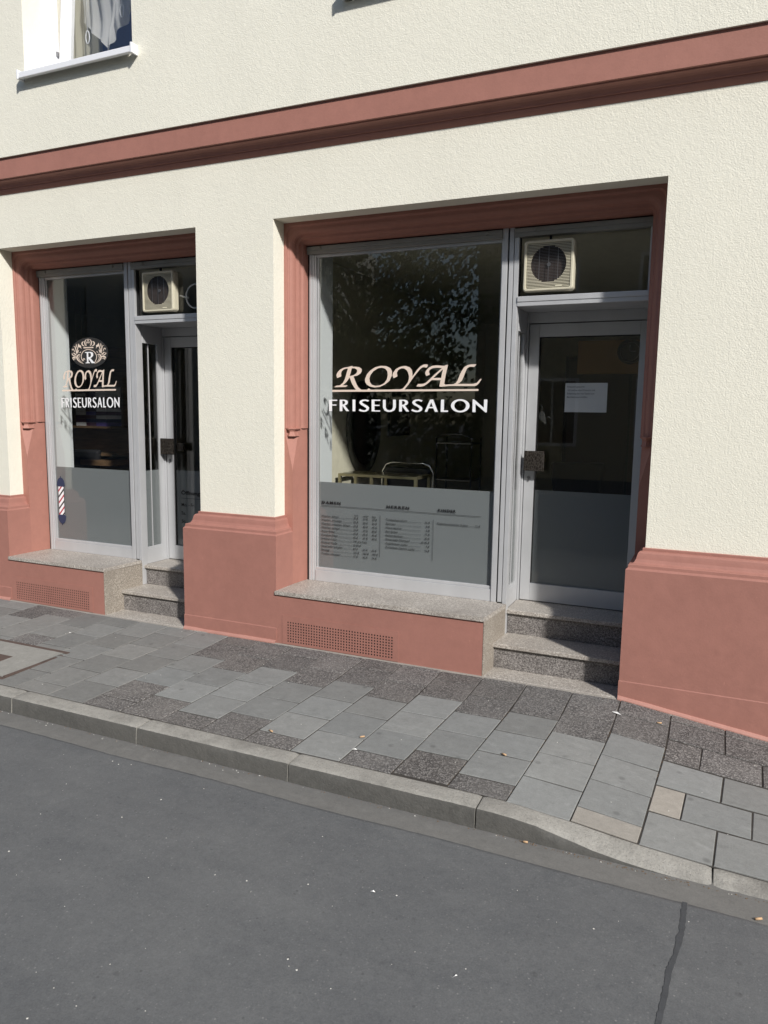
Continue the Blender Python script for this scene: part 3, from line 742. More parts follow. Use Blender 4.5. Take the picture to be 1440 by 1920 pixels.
# ------------------------------------------------------------------ exhaust fans in the transom lights
def fan(xc, label, tilt=0):
    zc, hw, hh = 2.473, .148, .147; f0, f1 = .272, .3305
    F = empty('exhaust_fan', label, 'fan', (xc, .3, zc), 'exhaust fans in the transom lights')
    def rrect(hw, hh, r, n=5):
        out = []
        for cx, cz, t0 in ((hw-r, hh-r, 0), (-hw+r, hh-r, 90), (-hw+r, -hh+r, 180), (hw-r, -hh+r, 270)):
            for k in range(n+1):
                t = R(t0+90*k/n); out.append((cx+r*math.cos(t), cz+r*math.sin(t)))
        return out
    mb = MB(); rings = []
    for (w_, h_, r, y) in ((hw+.004, hh+.002, .02, f1), (hw+.004, hh+.002, .02, f0+.02), (hw, hh, .018, f0+.003), (hw-.004, hh-.004, .016, f0), (hw-.014, hh-.014, .010, f0), (hw-.016, hh-.016, .009, f0+.004), (hw-.017, hh-.017, .009, f0+.03)):
        rings.append([(xc+a, y, zc+b) for a, b in rrect(w_, h_, r)])
    mb.sweep(rings, close_ring=True); mb.build('housing', M['cream_plastic'], F)
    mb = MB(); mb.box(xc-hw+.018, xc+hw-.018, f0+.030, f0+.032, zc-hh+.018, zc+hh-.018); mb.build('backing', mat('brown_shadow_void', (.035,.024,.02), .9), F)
    mb = MB(); wires = MB(); rad = .106; n = 30; cz = zc+.008
    for i in range(n):
        z = zc-hh+.022+(2*hh-.044)*i/(n-1); t = .0019
        dz = z-cz
        if abs(dz) < rad:
            c = math.sqrt(rad*rad-dz*dz)
            mb.box(xc-hw+.0165, xc-c, f0+.004, f0+.012, z-t, z+t); mb.box(xc+c, xc+hw-.0165, f0+.004, f0+.012, z-t, z+t)
            wires.box(xc-c, xc+c, f0+.010, f0+.0115, z-.0006, z+.0006)
        else: mb.box(xc-hw+.0165, xc+hw-.0165, f0+.004, f0+.012, z-t, z+t)
    mb.box(xc+.045, xc+.085, f0+.002, f0+.0045, zc-hh+.02, zc-hh+.030)
    mb.build('louvre', M['cream_plastic'], F)
    for dx in (-.056, 0, .056):
        h = math.sqrt(rad*rad-dx*dx)*.96
        wires.box(xc+dx-.0012, xc+dx+.0012, f0+.008, f0+.0095, cz-h, cz+h)
    wires.cyl((xc, f0+.020, cz), (xc, f0+.028, cz), .012, 16)
    wires.build('grille', M['wire'], F)
    mb = MB(); mb.box(xc-.006, xc+.006, .31, .325, zc+hh+.003, 2.652); mb.build('cable', M['gap'], F)
    return F
fan(-3.952, 'cream square exhaust fan above the door of the narrower shop front')
fan(-.991, 'cream square exhaust fan above the door with the paper notice')

# ------------------------------------------------------------------ perforated vent plates
def vent(x0, x1, label, nx=39, nz=8):
    V = empty('vent_grille', label, 'vent', (x0, -.09, .1), 'perforated vents in the salmon plinth')
    z0, z1 = .020, .170; mx = .036; y = -.0935; px = (x1-x0)/nx; pz = (z1-z0)/nz; h = .0052
    xs = [x0-mx]; 
    for i in range(nx): c = x0+px*(i+.5); xs += [c-h, c+h]
    xs.append(x1+mx)
    zs = [z0-.012]
    for i in range(nz): c = z0+pz*(i+.5); zs += [c-h, c+h]
    zs.append(z1+.038)
    mb = MB(); G = [[mb.bm.verts.new((x, y, z)) for x in xs] for z in zs]
    for j in range(len(zs)-1):
        for i in range(len(xs)-1):
            if i % 2 == 1 and j % 2 == 1: continue
            mb.bm.faces.new((G[j][i], G[j][i+1], G[j+1][i+1], G[j+1][i]))
    r = bmesh.ops.extrude_face_region(mb.bm, geom=list(mb.bm.faces))
    for v in [g for g in r['geom'] if isinstance(g, bmesh.types.BMVert)]: v.co.y += .0022
    mb.build('plate', M['pink_base'], V)
    mb = MB(); mb.box(x0-.005, x1+.005, -.0908, -.0903, z0, z1); mb.build('opening', M['dark'], V)
vent(-5.185, -4.385, 'perforated vent plate under the granite sill of the narrower shop window')
vent(-2.592, -1.80, 'perforated vent plate under the window with the price list')

# ------------------------------------------------------------------ lettering
LT = {'GOLD':[[(0.0421,0.1186),(0.0363,0.1395),(0.0441,0.1565),(0.0634,0.1752),(0.0914,0.1881),(0.1278,0.1934),(0.1598,0.2005),(0.1624,0.1941),(0.1853,0.1946),(0.2129,0.1905),(0.2299,0.1791),(0.2313,0.1642),(0.2218,0.1475),(0.1987,0.1345),(0.169,0.1291),(0.1777,0.1084),(0.1908,0.0783),(0.2059,0.0557),(0.2294,0.038),(0.1891,0.038),(0.174,0.0557),(0.1566,0.0821),(0.1457,0.1086),(0.1374,0.1218),(0.1307,0.1105),(0.1137,0.0898),(0.0858,0.0691),(0.1255,0.0679),(0.1097,0.0577),(0.0186,0.0559),(0.036,0.0665),(0.0642,0.0691),(0.0879,0.0861),(0.1049,0.1163),(0.1258,0.184),(0.0958,0.1787),(0.0786,0.1656),(0.0723,0.1506),(0.0746,0.1298)],[(0.1557,0.1844),(0.1791,0.1834),(0.194,0.175),(0.1975,0.1626),(0.19,0.1496),(0.171,0.1378),(0.1391,0.1312)],[(0.2583,0.0893),(0.2572,0.1117),(0.2702,0.1415),(0.295,0.1673),(0.3321,0.1891),(0.3732,0.1978),(0.4143,0.1955),(0.443,0.1823),(0.4564,0.162),(0.4561,0.1327),(0.4403,0.0997),(0.408,0.074),(0.3671,0.0574),(0.3256,0.0537),(0.2922,0.0612),(0.271,0.0743)],[(0.2894,0.1153),(0.2974,0.1376),(0.32,0.1633),(0.3529,0.1815),(0.3816,0.1856),(0.4063,0.1791),(0.4222,0.1624),(0.4267,0.1366),(0.4198,0.1072),(0.3997,0.0814),(0.3669,0.0674),(0.3338,0.0649),(0.3087,0.0724),(0.2939,0.0892)],[(0.286,0.0489),(0.3008,0.0384),(0.2715,0.0384)],[(0.4706,0.115),(0.461,0.1308),(0.4639,0.1491),(0.4837,0.1746),(0.5117,0.1888),(0.5437,0.195),(0.5589,0.1938),(0.5846,0.185),(0.5998,0.1674),(0.6044,0.1481),(0.6049,0.1249),(0.6356,0.1671),(0.6603,0.1918),(0.6809,0.2019),(0.6976,0.2039),(0.7143,0.2007),(0.7064,0.1824),(0.6772,0.185),(0.6607,0.1745),(0.6361,0.1478),(0.6072,0.1132),(0.5825,0.0784),(0.5575,0.0493),(0.5467,0.0385),(0.4577,0.0385),(0.4577,0.0407),(0.5225,0.0422),(0.5385,0.0481),(0.5582,0.0682),(0.5738,0.0882),(0.5797,0.1095),(0.5806,0.1289),(0.5733,0.1522),(0.5642,0.1665),(0.544,0.1787),(0.5239,0.1796),(0.502,0.1689),(0.4922,0.1507),(0.4967,0.1269)],[(0.7035,0.128),(0.6948,0.1454),(0.7006,0.1626),(0.7189,0.1815),(0.7434,0.1934),(0.7722,0.1961),(0.8255,0.1924),(0.8396,0.1971),(0.8517,0.1989),(0.8463,0.1725),(0.8373,0.1309),(0.8285,0.0777),(0.8368,0.072),(0.8936,0.0745),(0.9095,0.0832),(0.9211,0.1001),(0.9341,0.134),(0.9474,0.1602),(0.9627,0.1825),(0.9861,0.1953),(1.0097,0.1998),(1.0432,0.1994),(1.0299,0.1835),(0.9983,0.1839),(0.9828,0.1748),(0.9715,0.1524),(0.9605,0.1225),(0.9493,0.0962),(0.9336,0.0831),(0.9198,0.0764),(1.0254,0.0761),(1.0489,0.0827),(1.0679,0.1032),(1.0763,0.1087),(1.0795,0.105),(1.0647,0.0808),(1.0494,0.0659),(1.0338,0.0622),(0.8656,0.0632),(0.8086,0.058),(0.7962,0.0595),(0.8033,0.1007),(0.7415,0.1018),(0.713,0.0781),(0.6883,0.0627),(0.6633,0.0581),(0.6346,0.0605),(0.646,0.0763),(0.6796,0.0774),(0.7004,0.0839),(0.733,0.1125),(0.7532,0.1315),(0.8115,0.1786),(0.7684,0.1809),(0.7438,0.1774),(0.7254,0.1662),(0.7216,0.1547),(0.7282,0.1363)],[(0.7536,0.1155),(0.8179,0.1709),(0.8071,0.1151)]],'UNDER':[(0.0047,0.0375),(1.0611,0.0438),(1.0615,0.0315),(0.0047,0.0238)],'WHITE':[[(-0.0199,-0.0303),(0.0433,-0.0299),(0.0433,-0.0381),(0.0022,-0.0383),(0.0024,-0.0629),(0.0379,-0.0626),(0.0379,-0.07),(0.0024,-0.0703),(0.0026,-0.1093),(-0.0195,-0.1096)],[(0.0632,-0.0298),(0.1035,-0.0296),(0.1219,-0.0355),(0.128,-0.0477),(0.1222,-0.0607),(0.1038,-0.069),(0.1377,-0.1077),(0.1143,-0.108),(0.0853,-0.0712),(0.0847,-0.1083),(0.0638,-0.1086)],[(0.0841,-0.037),(0.0989,-0.0377),(0.1073,-0.0478),(0.0991,-0.0601),(0.0843,-0.0622)],[(0.1631,-0.0284),(0.1845,-0.0283),(0.1853,-0.1079),(0.1639,-0.1082)],[(0.2897,-0.0325),(0.2809,-0.0418),(0.2584,-0.0359),(0.2404,-0.0396),(0.2369,-0.0489),(0.2541,-0.0588),(0.279,-0.0706),(0.2904,-0.0826),(0.2861,-0.0987),(0.2683,-0.109),(0.2457,-0.1112),(0.2231,-0.1075),(0.2108,-0.1016),(0.2197,-0.0914),(0.2366,-0.0984),(0.2569,-0.101),(0.2681,-0.0949),(0.268,-0.0848),(0.2498,-0.0749),(0.2271,-0.0631),(0.2157,-0.0511),(0.22,-0.0369),(0.238,-0.0288),(0.2628,-0.0266)],[(0.3084,-0.0276),(0.3733,-0.028),(0.3734,-0.0359),(0.3299,-0.0362),(0.3303,-0.0622),(0.368,-0.0627),(0.3681,-0.0698),(0.3304,-0.0702),(0.3308,-0.1002),(0.373,-0.0997),(0.3731,-0.1077),(0.3095,-0.1076)],[(0.3931,-0.0279),(0.4129,-0.0278),(0.4137,-0.0774),(0.4214,-0.0932),(0.4412,-0.1001),(0.4608,-0.0927),(0.4683,-0.0768),(0.4675,-0.0274),(0.4879,-0.0273),(0.4888,-0.0786),(0.4783,-0.0985),(0.4545,-0.1087),(0.4282,-0.109),(0.4061,-0.1005),(0.3939,-0.0795)],[(0.513,-0.0272),(0.5547,-0.0269),(0.5719,-0.0335),(0.5778,-0.0464),(0.5724,-0.0582),(0.5555,-0.0661),(0.5862,-0.1051),(0.5648,-0.1053),(0.5349,-0.0691),(0.5334,-0.1057),(0.5131,-0.106)],[(0.5333,-0.0341),(0.5484,-0.036),(0.5572,-0.0465),(0.5489,-0.0584),(0.533,-0.0604)],[(0.6791,-0.0301),(0.6739,-0.0398),(0.6527,-0.0334),(0.6337,-0.0362),(0.6267,-0.046),(0.6405,-0.0556),(0.6682,-0.069),(0.6803,-0.0806),(0.6785,-0.0942),(0.6627,-0.1053),(0.6374,-0.1083),(0.6161,-0.1047),(0.601,-0.0982),(0.6093,-0.0872),(0.6265,-0.0956),(0.6477,-0.0984),(0.6582,-0.0925),(0.6601,-0.0835),(0.6451,-0.0731),(0.6194,-0.0617),(0.6072,-0.0481),(0.6112,-0.0344),(0.6292,-0.0253),(0.6545,-0.0236)],[(0.7342,-0.0247),(0.755,-0.0246),(0.7901,-0.1045),(0.7694,-0.1047),(0.7576,-0.0809),(0.7251,-0.0813),(0.7152,-0.1054),(0.6964,-0.1057)],[(0.7291,-0.0723),(0.754,-0.0721),(0.7421,-0.0432)],[(0.8099,-0.0247),(0.8312,-0.0246),(0.831,-0.0944),(0.8597,-0.094),(0.8599,-0.1044),(0.8095,-0.105)],[(1.0056,-0.0628),(1.0038,-0.0738),(0.9978,-0.0841),(0.9881,-0.093),(0.9753,-0.0999),(0.9603,-0.1043),(0.944,-0.106),(0.9275,-0.1048),(0.9121,-0.1007),(0.8987,-0.094),(0.8884,-0.0853),(0.8817,-0.075),(0.8792,-0.064),(0.8811,-0.0529),(0.8872,-0.0425),(0.897,-0.0336),(0.91,-0.0268),(0.9252,-0.0224),(0.9415,-0.0209),(0.9578,-0.0223),(0.9731,-0.0264),(0.9863,-0.033),(0.9965,-0.0417),(1.0031,-0.0519)],[(0.982,-0.063),(0.9809,-0.0714),(0.9772,-0.0792),(0.971,-0.086),(0.9628,-0.0912),(0.9532,-0.0945),(0.9429,-0.0957),(0.9324,-0.0948),(0.9226,-0.0916),(0.9141,-0.0866),(0.9074,-0.0799),(0.9032,-0.0722),(0.9015,-0.0638),(0.9027,-0.0554),(0.9065,-0.0475),(0.9127,-0.0408),(0.921,-0.0356),(0.9306,-0.0323),(0.941,-0.0311),(0.9514,-0.0322),(0.9612,-0.0353),(0.9696,-0.0404),(0.9762,-0.047),(0.9804,-0.0547)],[(1.0254,-0.0223),(1.0345,-0.0223),(1.1012,-0.0751),(1.1014,-0.0226),(1.1228,-0.0225),(1.1217,-0.1034),(1.1119,-0.1035),(1.0452,-0.0504),(1.0469,-0.1032),(1.0263,-0.1035)]]}
def lettering(X, Z, sx, sz, label):
    o = empty('window_lettering', label, 'lettering', (X, .322, Z))
    xf = lambda a, b: (X+a*sx, Z+(b-.0)*sz)
    flat_shape('gold_script', LT['GOLD'], .3215, M['gold'], o, xf=xf)
    flat_shape('underline', [LT['UNDER']], .3213, M['gold'], o, xf=xf)
    flat_shape('white_capitals', LT['WHITE'], .3215, M['white'], o, xf=xf)
lettering(-2.476, 1.700, 1, 1, 'wide gold ROYAL script over white FRISEURSALON on the larger pane')
lettering(-5.030, 1.700, .5545, 1, 'narrow gold ROYAL script over white FRISEURSALON under the crest')

# crest
def stroke(pts, w, taper=True):
    n = len(pts); Q = []
    for i in range(n-1):
        for k in range(4):
            t = k/4
            p0, p1, p2, p3 = pts[max(i-1, 0)], pts[i], pts[i+1], pts[min(i+2, n-1)]
            Q.append(tuple(.5*((2*p1[j])+(-p0[j]+p2[j])*t+(2*p0[j]-5*p1[j]+4*p2[j]-p3[j])*t*t+(-p0[j]+3*p1[j]-3*p2[j]+p3[j])*t**3) for j in (0, 1)))
    Q.append(pts[-1]); m_ = len(Q); A_, B_ = [], []
    for i, q in enumerate(Q):
        a, b = Q[max(i-1, 0)], Q[min(i+1, m_-1)]; dx, dy = b[0]-a[0], b[1]-a[1]; l = math.hypot(dx, dy) or 1
        s = i/(m_-1); ww = w*.41*(max(.18, math.sin(math.pi*min(1, .12+s*.86))) if taper else 1)
        A_.append((q[0]-dy/l*ww, q[1]+dx/l*ww)); B_.append((q[0]+dy/l*ww, q[1]-dx/l*ww))
    return A_+B_[::-1]
CX, CZ = -4.712, 2.035
cf = lambda u, v: (CX+(u-717)/600*.203, CZ-(v-615)/485*.1215)
E_ = empty('crest_sticker', 'round dark crest sticker with a crown, gold leaves and white letter R', 'sticker', (CX, .322, CZ))
ell = lambda cx, cy, rx, ry, n=48: [(cx+rx*math.cos(2*math.pi*i/n), cy+ry*math.sin(2*math.pi*i/n)) for i in range(n)]
flat_shape('dark_disc', [ell(717, 615, 600, 485)], .3218, M['disc'], E_, xf=cf, thick=.0006)
side = [stroke([(310,650),(300,560),(285,470),(262,410),(215,395)], 34), stroke([(318,640),(330,540),(360,440),(375,380),(385,325)], 34),
        [(355,400),(380,310),(415,360),(465,385),(462,440),(475,495),(440,445),(400,430)], stroke([(308,440),(312,380),(314,320)], 34),
        stroke([(255,590),(230,520),(200,485),(170,505),(190,535)], 30), stroke([(300,690),(250,640),(195,605)], 46), stroke([(270,705),(210,690),(165,650),(175,612)], 34),
        stroke([(305,745),(240,745),(190,765),(172,800)], 60), stroke([(290,800),(240,800),(195,818),(228,850)], 30),
        stroke([(430,680),(375,672),(325,730),(330,810),(400,895),(530,968)], 52), stroke([(415,700),(385,740),(378,800),(420,870),(500,930)], 24),
        stroke([(345,625),(360,560),(385,520)], 40), stroke([(400,612),(440,598),(446,562)], 26)]
lv = []
for L_ in side: lv += [L_, [(1410-a, b) for a, b in L_]]
crown = [stroke([(575,402),(520,372),(500,318),(525,268),(570,262)], 46), stroke([(628,398),(598,350),(592,280),(622,212),(668,186)], 40)]
for L_ in crown: lv += [L_, [(1394-a, b) for a, b in L_]]
lv += [stroke([(697,260),(697,215),(697,165)], 40), stroke([(640,400),(632,330),(660,265),(697,310),(734,265),(762,330),(754,400)], 22), [(545,432),(855,432),(862,470),(538,470)]]
lv += [stroke([(575,840),(548,798),(512,832),(535,885),(485,840),(460,740),(485,635),(565,545),(700,512),(845,560),(935,670),(950,780),(905,890),(880,925)], 26, False)]
mes = []
for i, L_ in enumerate(lv):
    o = flat_shape('leaf', [L_], .3212-.00006*i/4, M['gold'], None, xf=cf, thick=.0003)
    me = o.data; bpy.data.objects.remove(o); mes.append(me)
join_meshes('gold_ornament', mes, None, E_).data.materials.append(M['gold']) if False else None
bmj = bmesh.new()
for me in mes: bmj.from_mesh(me); bpy.data.meshes.remove(me)
me = bpy.data.meshes.new('gold_ornament'); bmj.to_mesh(me); bmj.free(); link('gold_ornament', me, M['gold'], E_)
Rr = [[(585,590),(770,590),(830,610),(850,660),(840,720),(790,770),(755,785),(860,920),(895,930),(895,950),(790,950),(690,800),(690,915),(735,930),(735,950),(595,950),(595,930),(640,915),(640,625),(585,612)], [(690,620),(750,620),(775,650),(775,710),(750,750),(690,757)]]
flat_shape('letter', Rr, .3203, M['white'], E_, xf=cf, thick=.0005)

# barber pole sticker
S_ = empty('barber_pole_sticker', 'small barber pole sticker with red, white and black stripes on frosted film', 'sticker', (-5.09, .322, .8))
X, Zb, Zt = -5.091, .668, .93; hw = .034
flat_shape('tube', [[(X-hw, Zb), (X+hw, Zb), (X+hw, Zt), (X-hw, Zt)]], .3219, mat('dark_plum_vinyl', (.03,.02,.03), .5), S_, thick=.0004)
flat_shape('white_field', [[(X-hw+.004, Zb+.003), (X+hw-.004, Zb+.003), (X+hw-.004, Zt-.003), (X-hw+.004, Zt-.003)]], .3216, M['white'], S_, thick=.0003)
def clip(poly, z0, z1):
    def cl(P_, f, inter):
        out = []
        for i in range(len(P_)):
            a, b = P_[i], P_[(i+1) % len(P_)]
            if f(a): out.append(a)
            if f(a) != f(b): out.append(inter(a, b))
        return out
    it = lambda z: (lambda a, b: (a[0]+(b[0]-a[0])*(z-a[1])/(b[1]-a[1]), z))
    P_ = cl(poly, lambda p: p[1] >= z0, it(z0))
    return cl(P_, lambda p: p[1] <= z1, it(z1)) if P_ else P_
blk, red = [], []
for k in range(-1, 8):
    z = Zb-.10+k*.0505; h = .0185
    p_ = clip([(X-hw+.003, z), (X+hw-.003, z+.068), (X+hw-.003, z+.068+h), (X-hw+.003, z+h)], Zb+.003, Zt-.003)
    if len(p_) > 2: (blk if k % 2 else red).append(p_)
flat_shape('black_stripe', blk, .3213, M['black'], S_, thick=.0003); flat_shape('red_stripe', red, .3213, M['red'], S_, thick=.0003)
cap = lambda zc, s: [(X+.044*math.cos(t), zc+s*.058*math.sin(t)) for t in [math.pi*i/14 for i in range(15)]] + [(X-.050, zc-s*.004), (X-.040, zc-s*.012), (X-.036, zc-s*.02), (X+.036, zc-s*.02), (X+.040, zc-s*.012), (X+.050, zc-s*.004)]
flat_shape('top_cap', [cap(.940, 1), ], .3210, M['navy'], S_, thick=.0004); flat_shape('bottom_cap', [cap(.658, -1)], .3210, M['navy'], S_, thick=.0004)
flat_shape('top_pin', [[(X-.005, .997), (X+.005, .997), (X+.004, 1.010), (X-.004, 1.010)]], .3210, M['navy'], S_, thick=.0004)
flat_shape('bottom_pin', [[(X-.005, .600), (X+.005, .600), (X+.004, .588), (X-.004, .588)]], .3210, M['navy'], S_, thick=.0004)

# price list on the frosted film
def txt(body, x, z, size, width=None, bold=0, sp=1.0, align='LEFT'): return text_mesh('t', body, x, .3212, z, size, None, None, width, bold, align, sp)
PL = empty('price_list', 'black price list headed DAMEN, HERREN, KINDER on frosted glass', 'price list', (-2.0, .322, .8))
def part(name, mes, mt): 
    b = bmesh.new()
    for me in mes: b.from_mesh(me); bpy.data.meshes.remove(me)
    me = bpy.data.meshes.new(name); b.to_mesh(me); b.free(); return link(name, me, mt, PL)
for body, x, wd in (('DAMEN', -2.552, .150), ('HERREN', -2.045, .168), ('KINDER', -1.669, .125)):
    part('heading', [txt(body, x, .936, .026, wd, .04, 1.35)], M['black'])
mb = MB(); mb.box(-2.553, -1.372, .3208, .3214, .9205, .9228); mb.build('rule', M['black'], PL)
mb = MB(); mb.box(-2.092, -2.090, .3208, .3214, .585, .880); mb.build('divider', M['grey_text'], PL)
mb = MB(); mb.box(-1.701, -1.699, .3208, .3214, .600, .880); mb.build('divider', M['grey_text'], PL)
dam = [('Waschen, föhnen', '20 €', '25 €', '30 €'), ('Waschen, schneiden', '25 €', '30 €', '35 €'), ('Waschen, schneiden, föhnen', '35 €', '40 €', '45 €'), ('Waschen, einlegen', '25 €', '35 €', '40 €'), ('Ansatz färben', '40 €', '45 €', '45 €'), ('Komplett färben', '45 €', '47 €', '49 €'), ('Strähnen Folien', '3 € pro Folie', '', ''), ('Strähnen Haube', 'ab 50 €', '', ''), ('Dauerwelle komplett', '60 €', '65 €', '65 €'), ('Balayage', '150 €', '160 €', '180 €'), ('Trocken schneiden', '17 €', '20 €', '24 €')]
prc = [[txt('kurz', -2.29, .862, .017)], [txt('mittel', -2.222, .862, .017)], [txt('lang', -2.152, .862, .017)]]; mes = []; dots = MB()
for i, (a, p1, p2, p3) in enumerate(dam):
    z = .840-i*.0272
    m1 = txt(a, -2.553, z, .020, None, .004); mx = max(v.co.x for v in m1.vertices); mes.append(m1)
    dots.box(mx+.006, -2.305, .3210, .3214, z, z+.0012)
    for q_, (x, p_) in enumerate(((-2.297, p1), (-2.222, p2), (-2.152, p3))):
        if p_: prc[q_].append(txt(p_, x, z-.001, .020, None, .004))
for pc_ in prc: part('price_column', pc_, M['grey_text'])
part('service_names', mes, M['grey_text']); dots.build('leader_line', M['grey_text'], PL)
her = [('Trockenhaarschnitt', '16 €'), ('Bartrasur', '8 €'), ('Haare waschen', '5 €'), ('Bart färben', '17 €'), ('Färben Strähnen', '20 €'), ('Dauerwelle Oberkopf', 'ab 45 €'), ('Augenbrauen zupfen', '7 €'), ('Komplettes Gesicht zupfen', '15 €')]
mes = []; prc = []; dots = MB()
for i, (a, p1) in enumerate(her):
    z = .850-i*.0275; m1 = txt(a, -2.047, z, .020, None, .004); mx = max(v.co.x for v in m1.vertices); mes.append(m1)
    dots.box(mx+.006, -1.785, .3210, .3214, z, z+.0012); prc.append(txt(p1, -1.722, z-.001, .020, None, .004, 1, 'RIGHT'))
part('prices', prc, M['grey_text']); part('service_names', mes, M['grey_text']); dots.build('leader_line', M['grey_text'], PL)
m1 = txt('Kinderhaarschnitt bis 10 Jahre', -1.672, .850, .020, .215, .004)
part('service_names', [m1], M['grey_text']); part('prices', [txt('12 €', -1.372, .849, .020, None, .004, 1, 'RIGHT')], M['grey_text'])
mb = MB(); mb.box(-1.448, -1.418, .3210, .3214, .851, .8522); mb.build('leader_line', M['grey_text'], PL)

# opening hours on the left door
OH = empty('opening_hours', 'black opening hours Mo. - Fr., Sa., So. on the frosted door glass', 'lettering', (-4.0, .629, .8))
def txt2(body, x, z, size, width=None, bold=0, sp=1.0): return text_mesh('t', body, x, .6290, z, size, None, None, width, bold, 'LEFT', sp)
for nm, L_ in (('heading', [txt2('Öffnungszeiten', -4.062, .885, .043, .36, .035)]), ('day', [txt2('Mo. - Fr.', -4.062, .785, .040, None, .01)]), ('day', [txt2('Sa.', -4.062, .715, .040, None, .01)]), ('day', [txt2('So.', -4.062, .645, .040, None, .01)])):
    b = bmesh.new()
    for me in L_: b.from_mesh(me); bpy.data.meshes.remove(me)
    me = bpy.data.meshes.new(nm); b.to_mesh(me); b.free(); link(nm, me, M['black'], OH)
mb = MB(); mb.box(-4.062, -3.70, .6284, .6292, .852, .8545); mb.build('rule', M['black'], OH)

# paper notice inside the right door
PN = empty('paper_notice', 'white sheet with four typed lines taped inside the door glass', 'notice', (-.79, .642, 1.7))
mb = MB(); rings = []
for i in range(13):
    x = -.925+.266*i/12
    rings.append([(x, .6405+.0025*math.sin(i*.55+k), 1.606+.187*k/6) for k in range(7)])
mb.sweep(rings, smooth=True); mb.build('sheet', M['paper'], PN)
b = bmesh.new()
for s, z in (('Friseurin gesucht!', 1.764), (' Ich suche eine Friseurin mit', 1.742), ('Erfahrung für frei Stelle hier', 1.720), ('Bei Interesse melden', 1.698)):
    me = text_mesh('t', s, -.912, .6372, z, .0155, None, None); b.from_mesh(me); bpy.data.meshes.remove(me)
me = bpy.data.meshes.new('typed_lines'); b.to_mesh(me); b.free(); link('typed_lines', me, mat('toner', (.10,.12,.17), .7), PN)
# leaf ornament and wire ring behind the glass
LF = empty('leaf_ornament', 'small pale fan shaped leaf hanging behind the door glass near the stile', 'ornament', (-1.09, .66, 1.57))
flat_shape('leaf', [[(-1.092,1.60),(-1.075,1.615),(-1.06,1.60),(-1.05,1.565),(-1.047,1.53),(-1.055,1.525),(-1.075,1.545),(-1.095,1.560)]], .668, mat('pale_leaf', (.38,.37,.32), .6), LF, thick=.002)
mb = MB(); mb.tube([(-1.078,.667,1.61),(-1.075,.667,1.635),(-1.09,.667,1.655)], .0018, 6); mb.build('wire_stem', M['chrome'], LF); mb = MB(); mb.tube([(-1.045,.667,1.568),(-1.03,.667,1.575),(-1.015,.667,1.562)], .0018, 6); mb.build('wire_stem', M['chrome'], LF)
WR = empty('wire_ring', 'silver wire hoop with a short stub seen through the transom light', 'hoop', (-3.62, .42, 2.42))
mb = MB(); cx, cz, r = -3.655, 2.435, .088
mb.tube([(cx+r*math.cos(t), .352, cz+r*math.sin(t)) for t in [2*math.pi*k/30 for k in range(31)]], .006, 8); mb.tube([(cx-r+.02, .352, cz-.01), (cx-r-.02, .352, cz), (cx-r-.06, .352, cz+.01)], .007, 8)
mb.build('hoop', mat('white_wire', (.9,.9,.9), .4), WR)

# ------------------------------------------------------------------ salon furniture
def oval(name, y, z, ry, rz, x, r_in, label):
    o = empty('oval_mirror', label, 'mirror', (x, y, z))
    mb = MB(); n = 48; rings = []
    for (k, d) in ((1.0, 0), (1.0, .03), (.92, .045), (.80, .02)):
        rings.append([(x+d, y+ry*k*math.cos(2*math.pi*i/n), z+rz*k*math.sin(2*math.pi*i/n)) for i in range(n)])
    mb.sweep(rings, close_ring=True, smooth=True); mb.build('frame', M['mirror_rim'], o)
    mb = MB(); f = mb.bm.faces.new([mb.bm.verts.new((x+.021, y+ry*.8*math.cos(2*math.pi*i/n), z+rz*.8*math.sin(2*math.pi*i/n))) for i in range(n)])
    mb.build('mirror_glass', M['mirror'], o)
oval('m', 1.80, 1.45, .33, .42, -2.948, .8, 'tall oval wall mirror in a dark grey frame behind the larger window')
T = empty('console_table', 'thin brass console table under the oval mirror', 'table', (-2.7, 1.55, .33))
mb = MB(); z1 = 1.072; x0, x1, y0, y1 = -2.89, -2.20, 1.25, 1.55
for x in (x0, (x0+x1)/2-.05, x1):
    for y in (y0, y1): MB().box(x-.012, x+.012, y-.012, y+.012, .326, z1-.02).build('leg', M['brass'], T)
mb = MB(); mb.box(x0-.012, x1+.012, y0-.012, y0+.012, z1-.0198, z1); mb.box(x0-.012, x1+.012, y1-.012, y1+.012, z1-.0198, z1)
for x in (x0, x1): mb.box(x-.012, x+.012, y0+.0122, y1-.0122, z1-.0198, z1)
mb.build('top_rail', M['brass'], T)
mb = MB(); mb.box(x0+.02, x1-.02, y0+.02, y1-.02, z1+.0005, z1+.008); mb.build('glass_top', M['glass'], T)
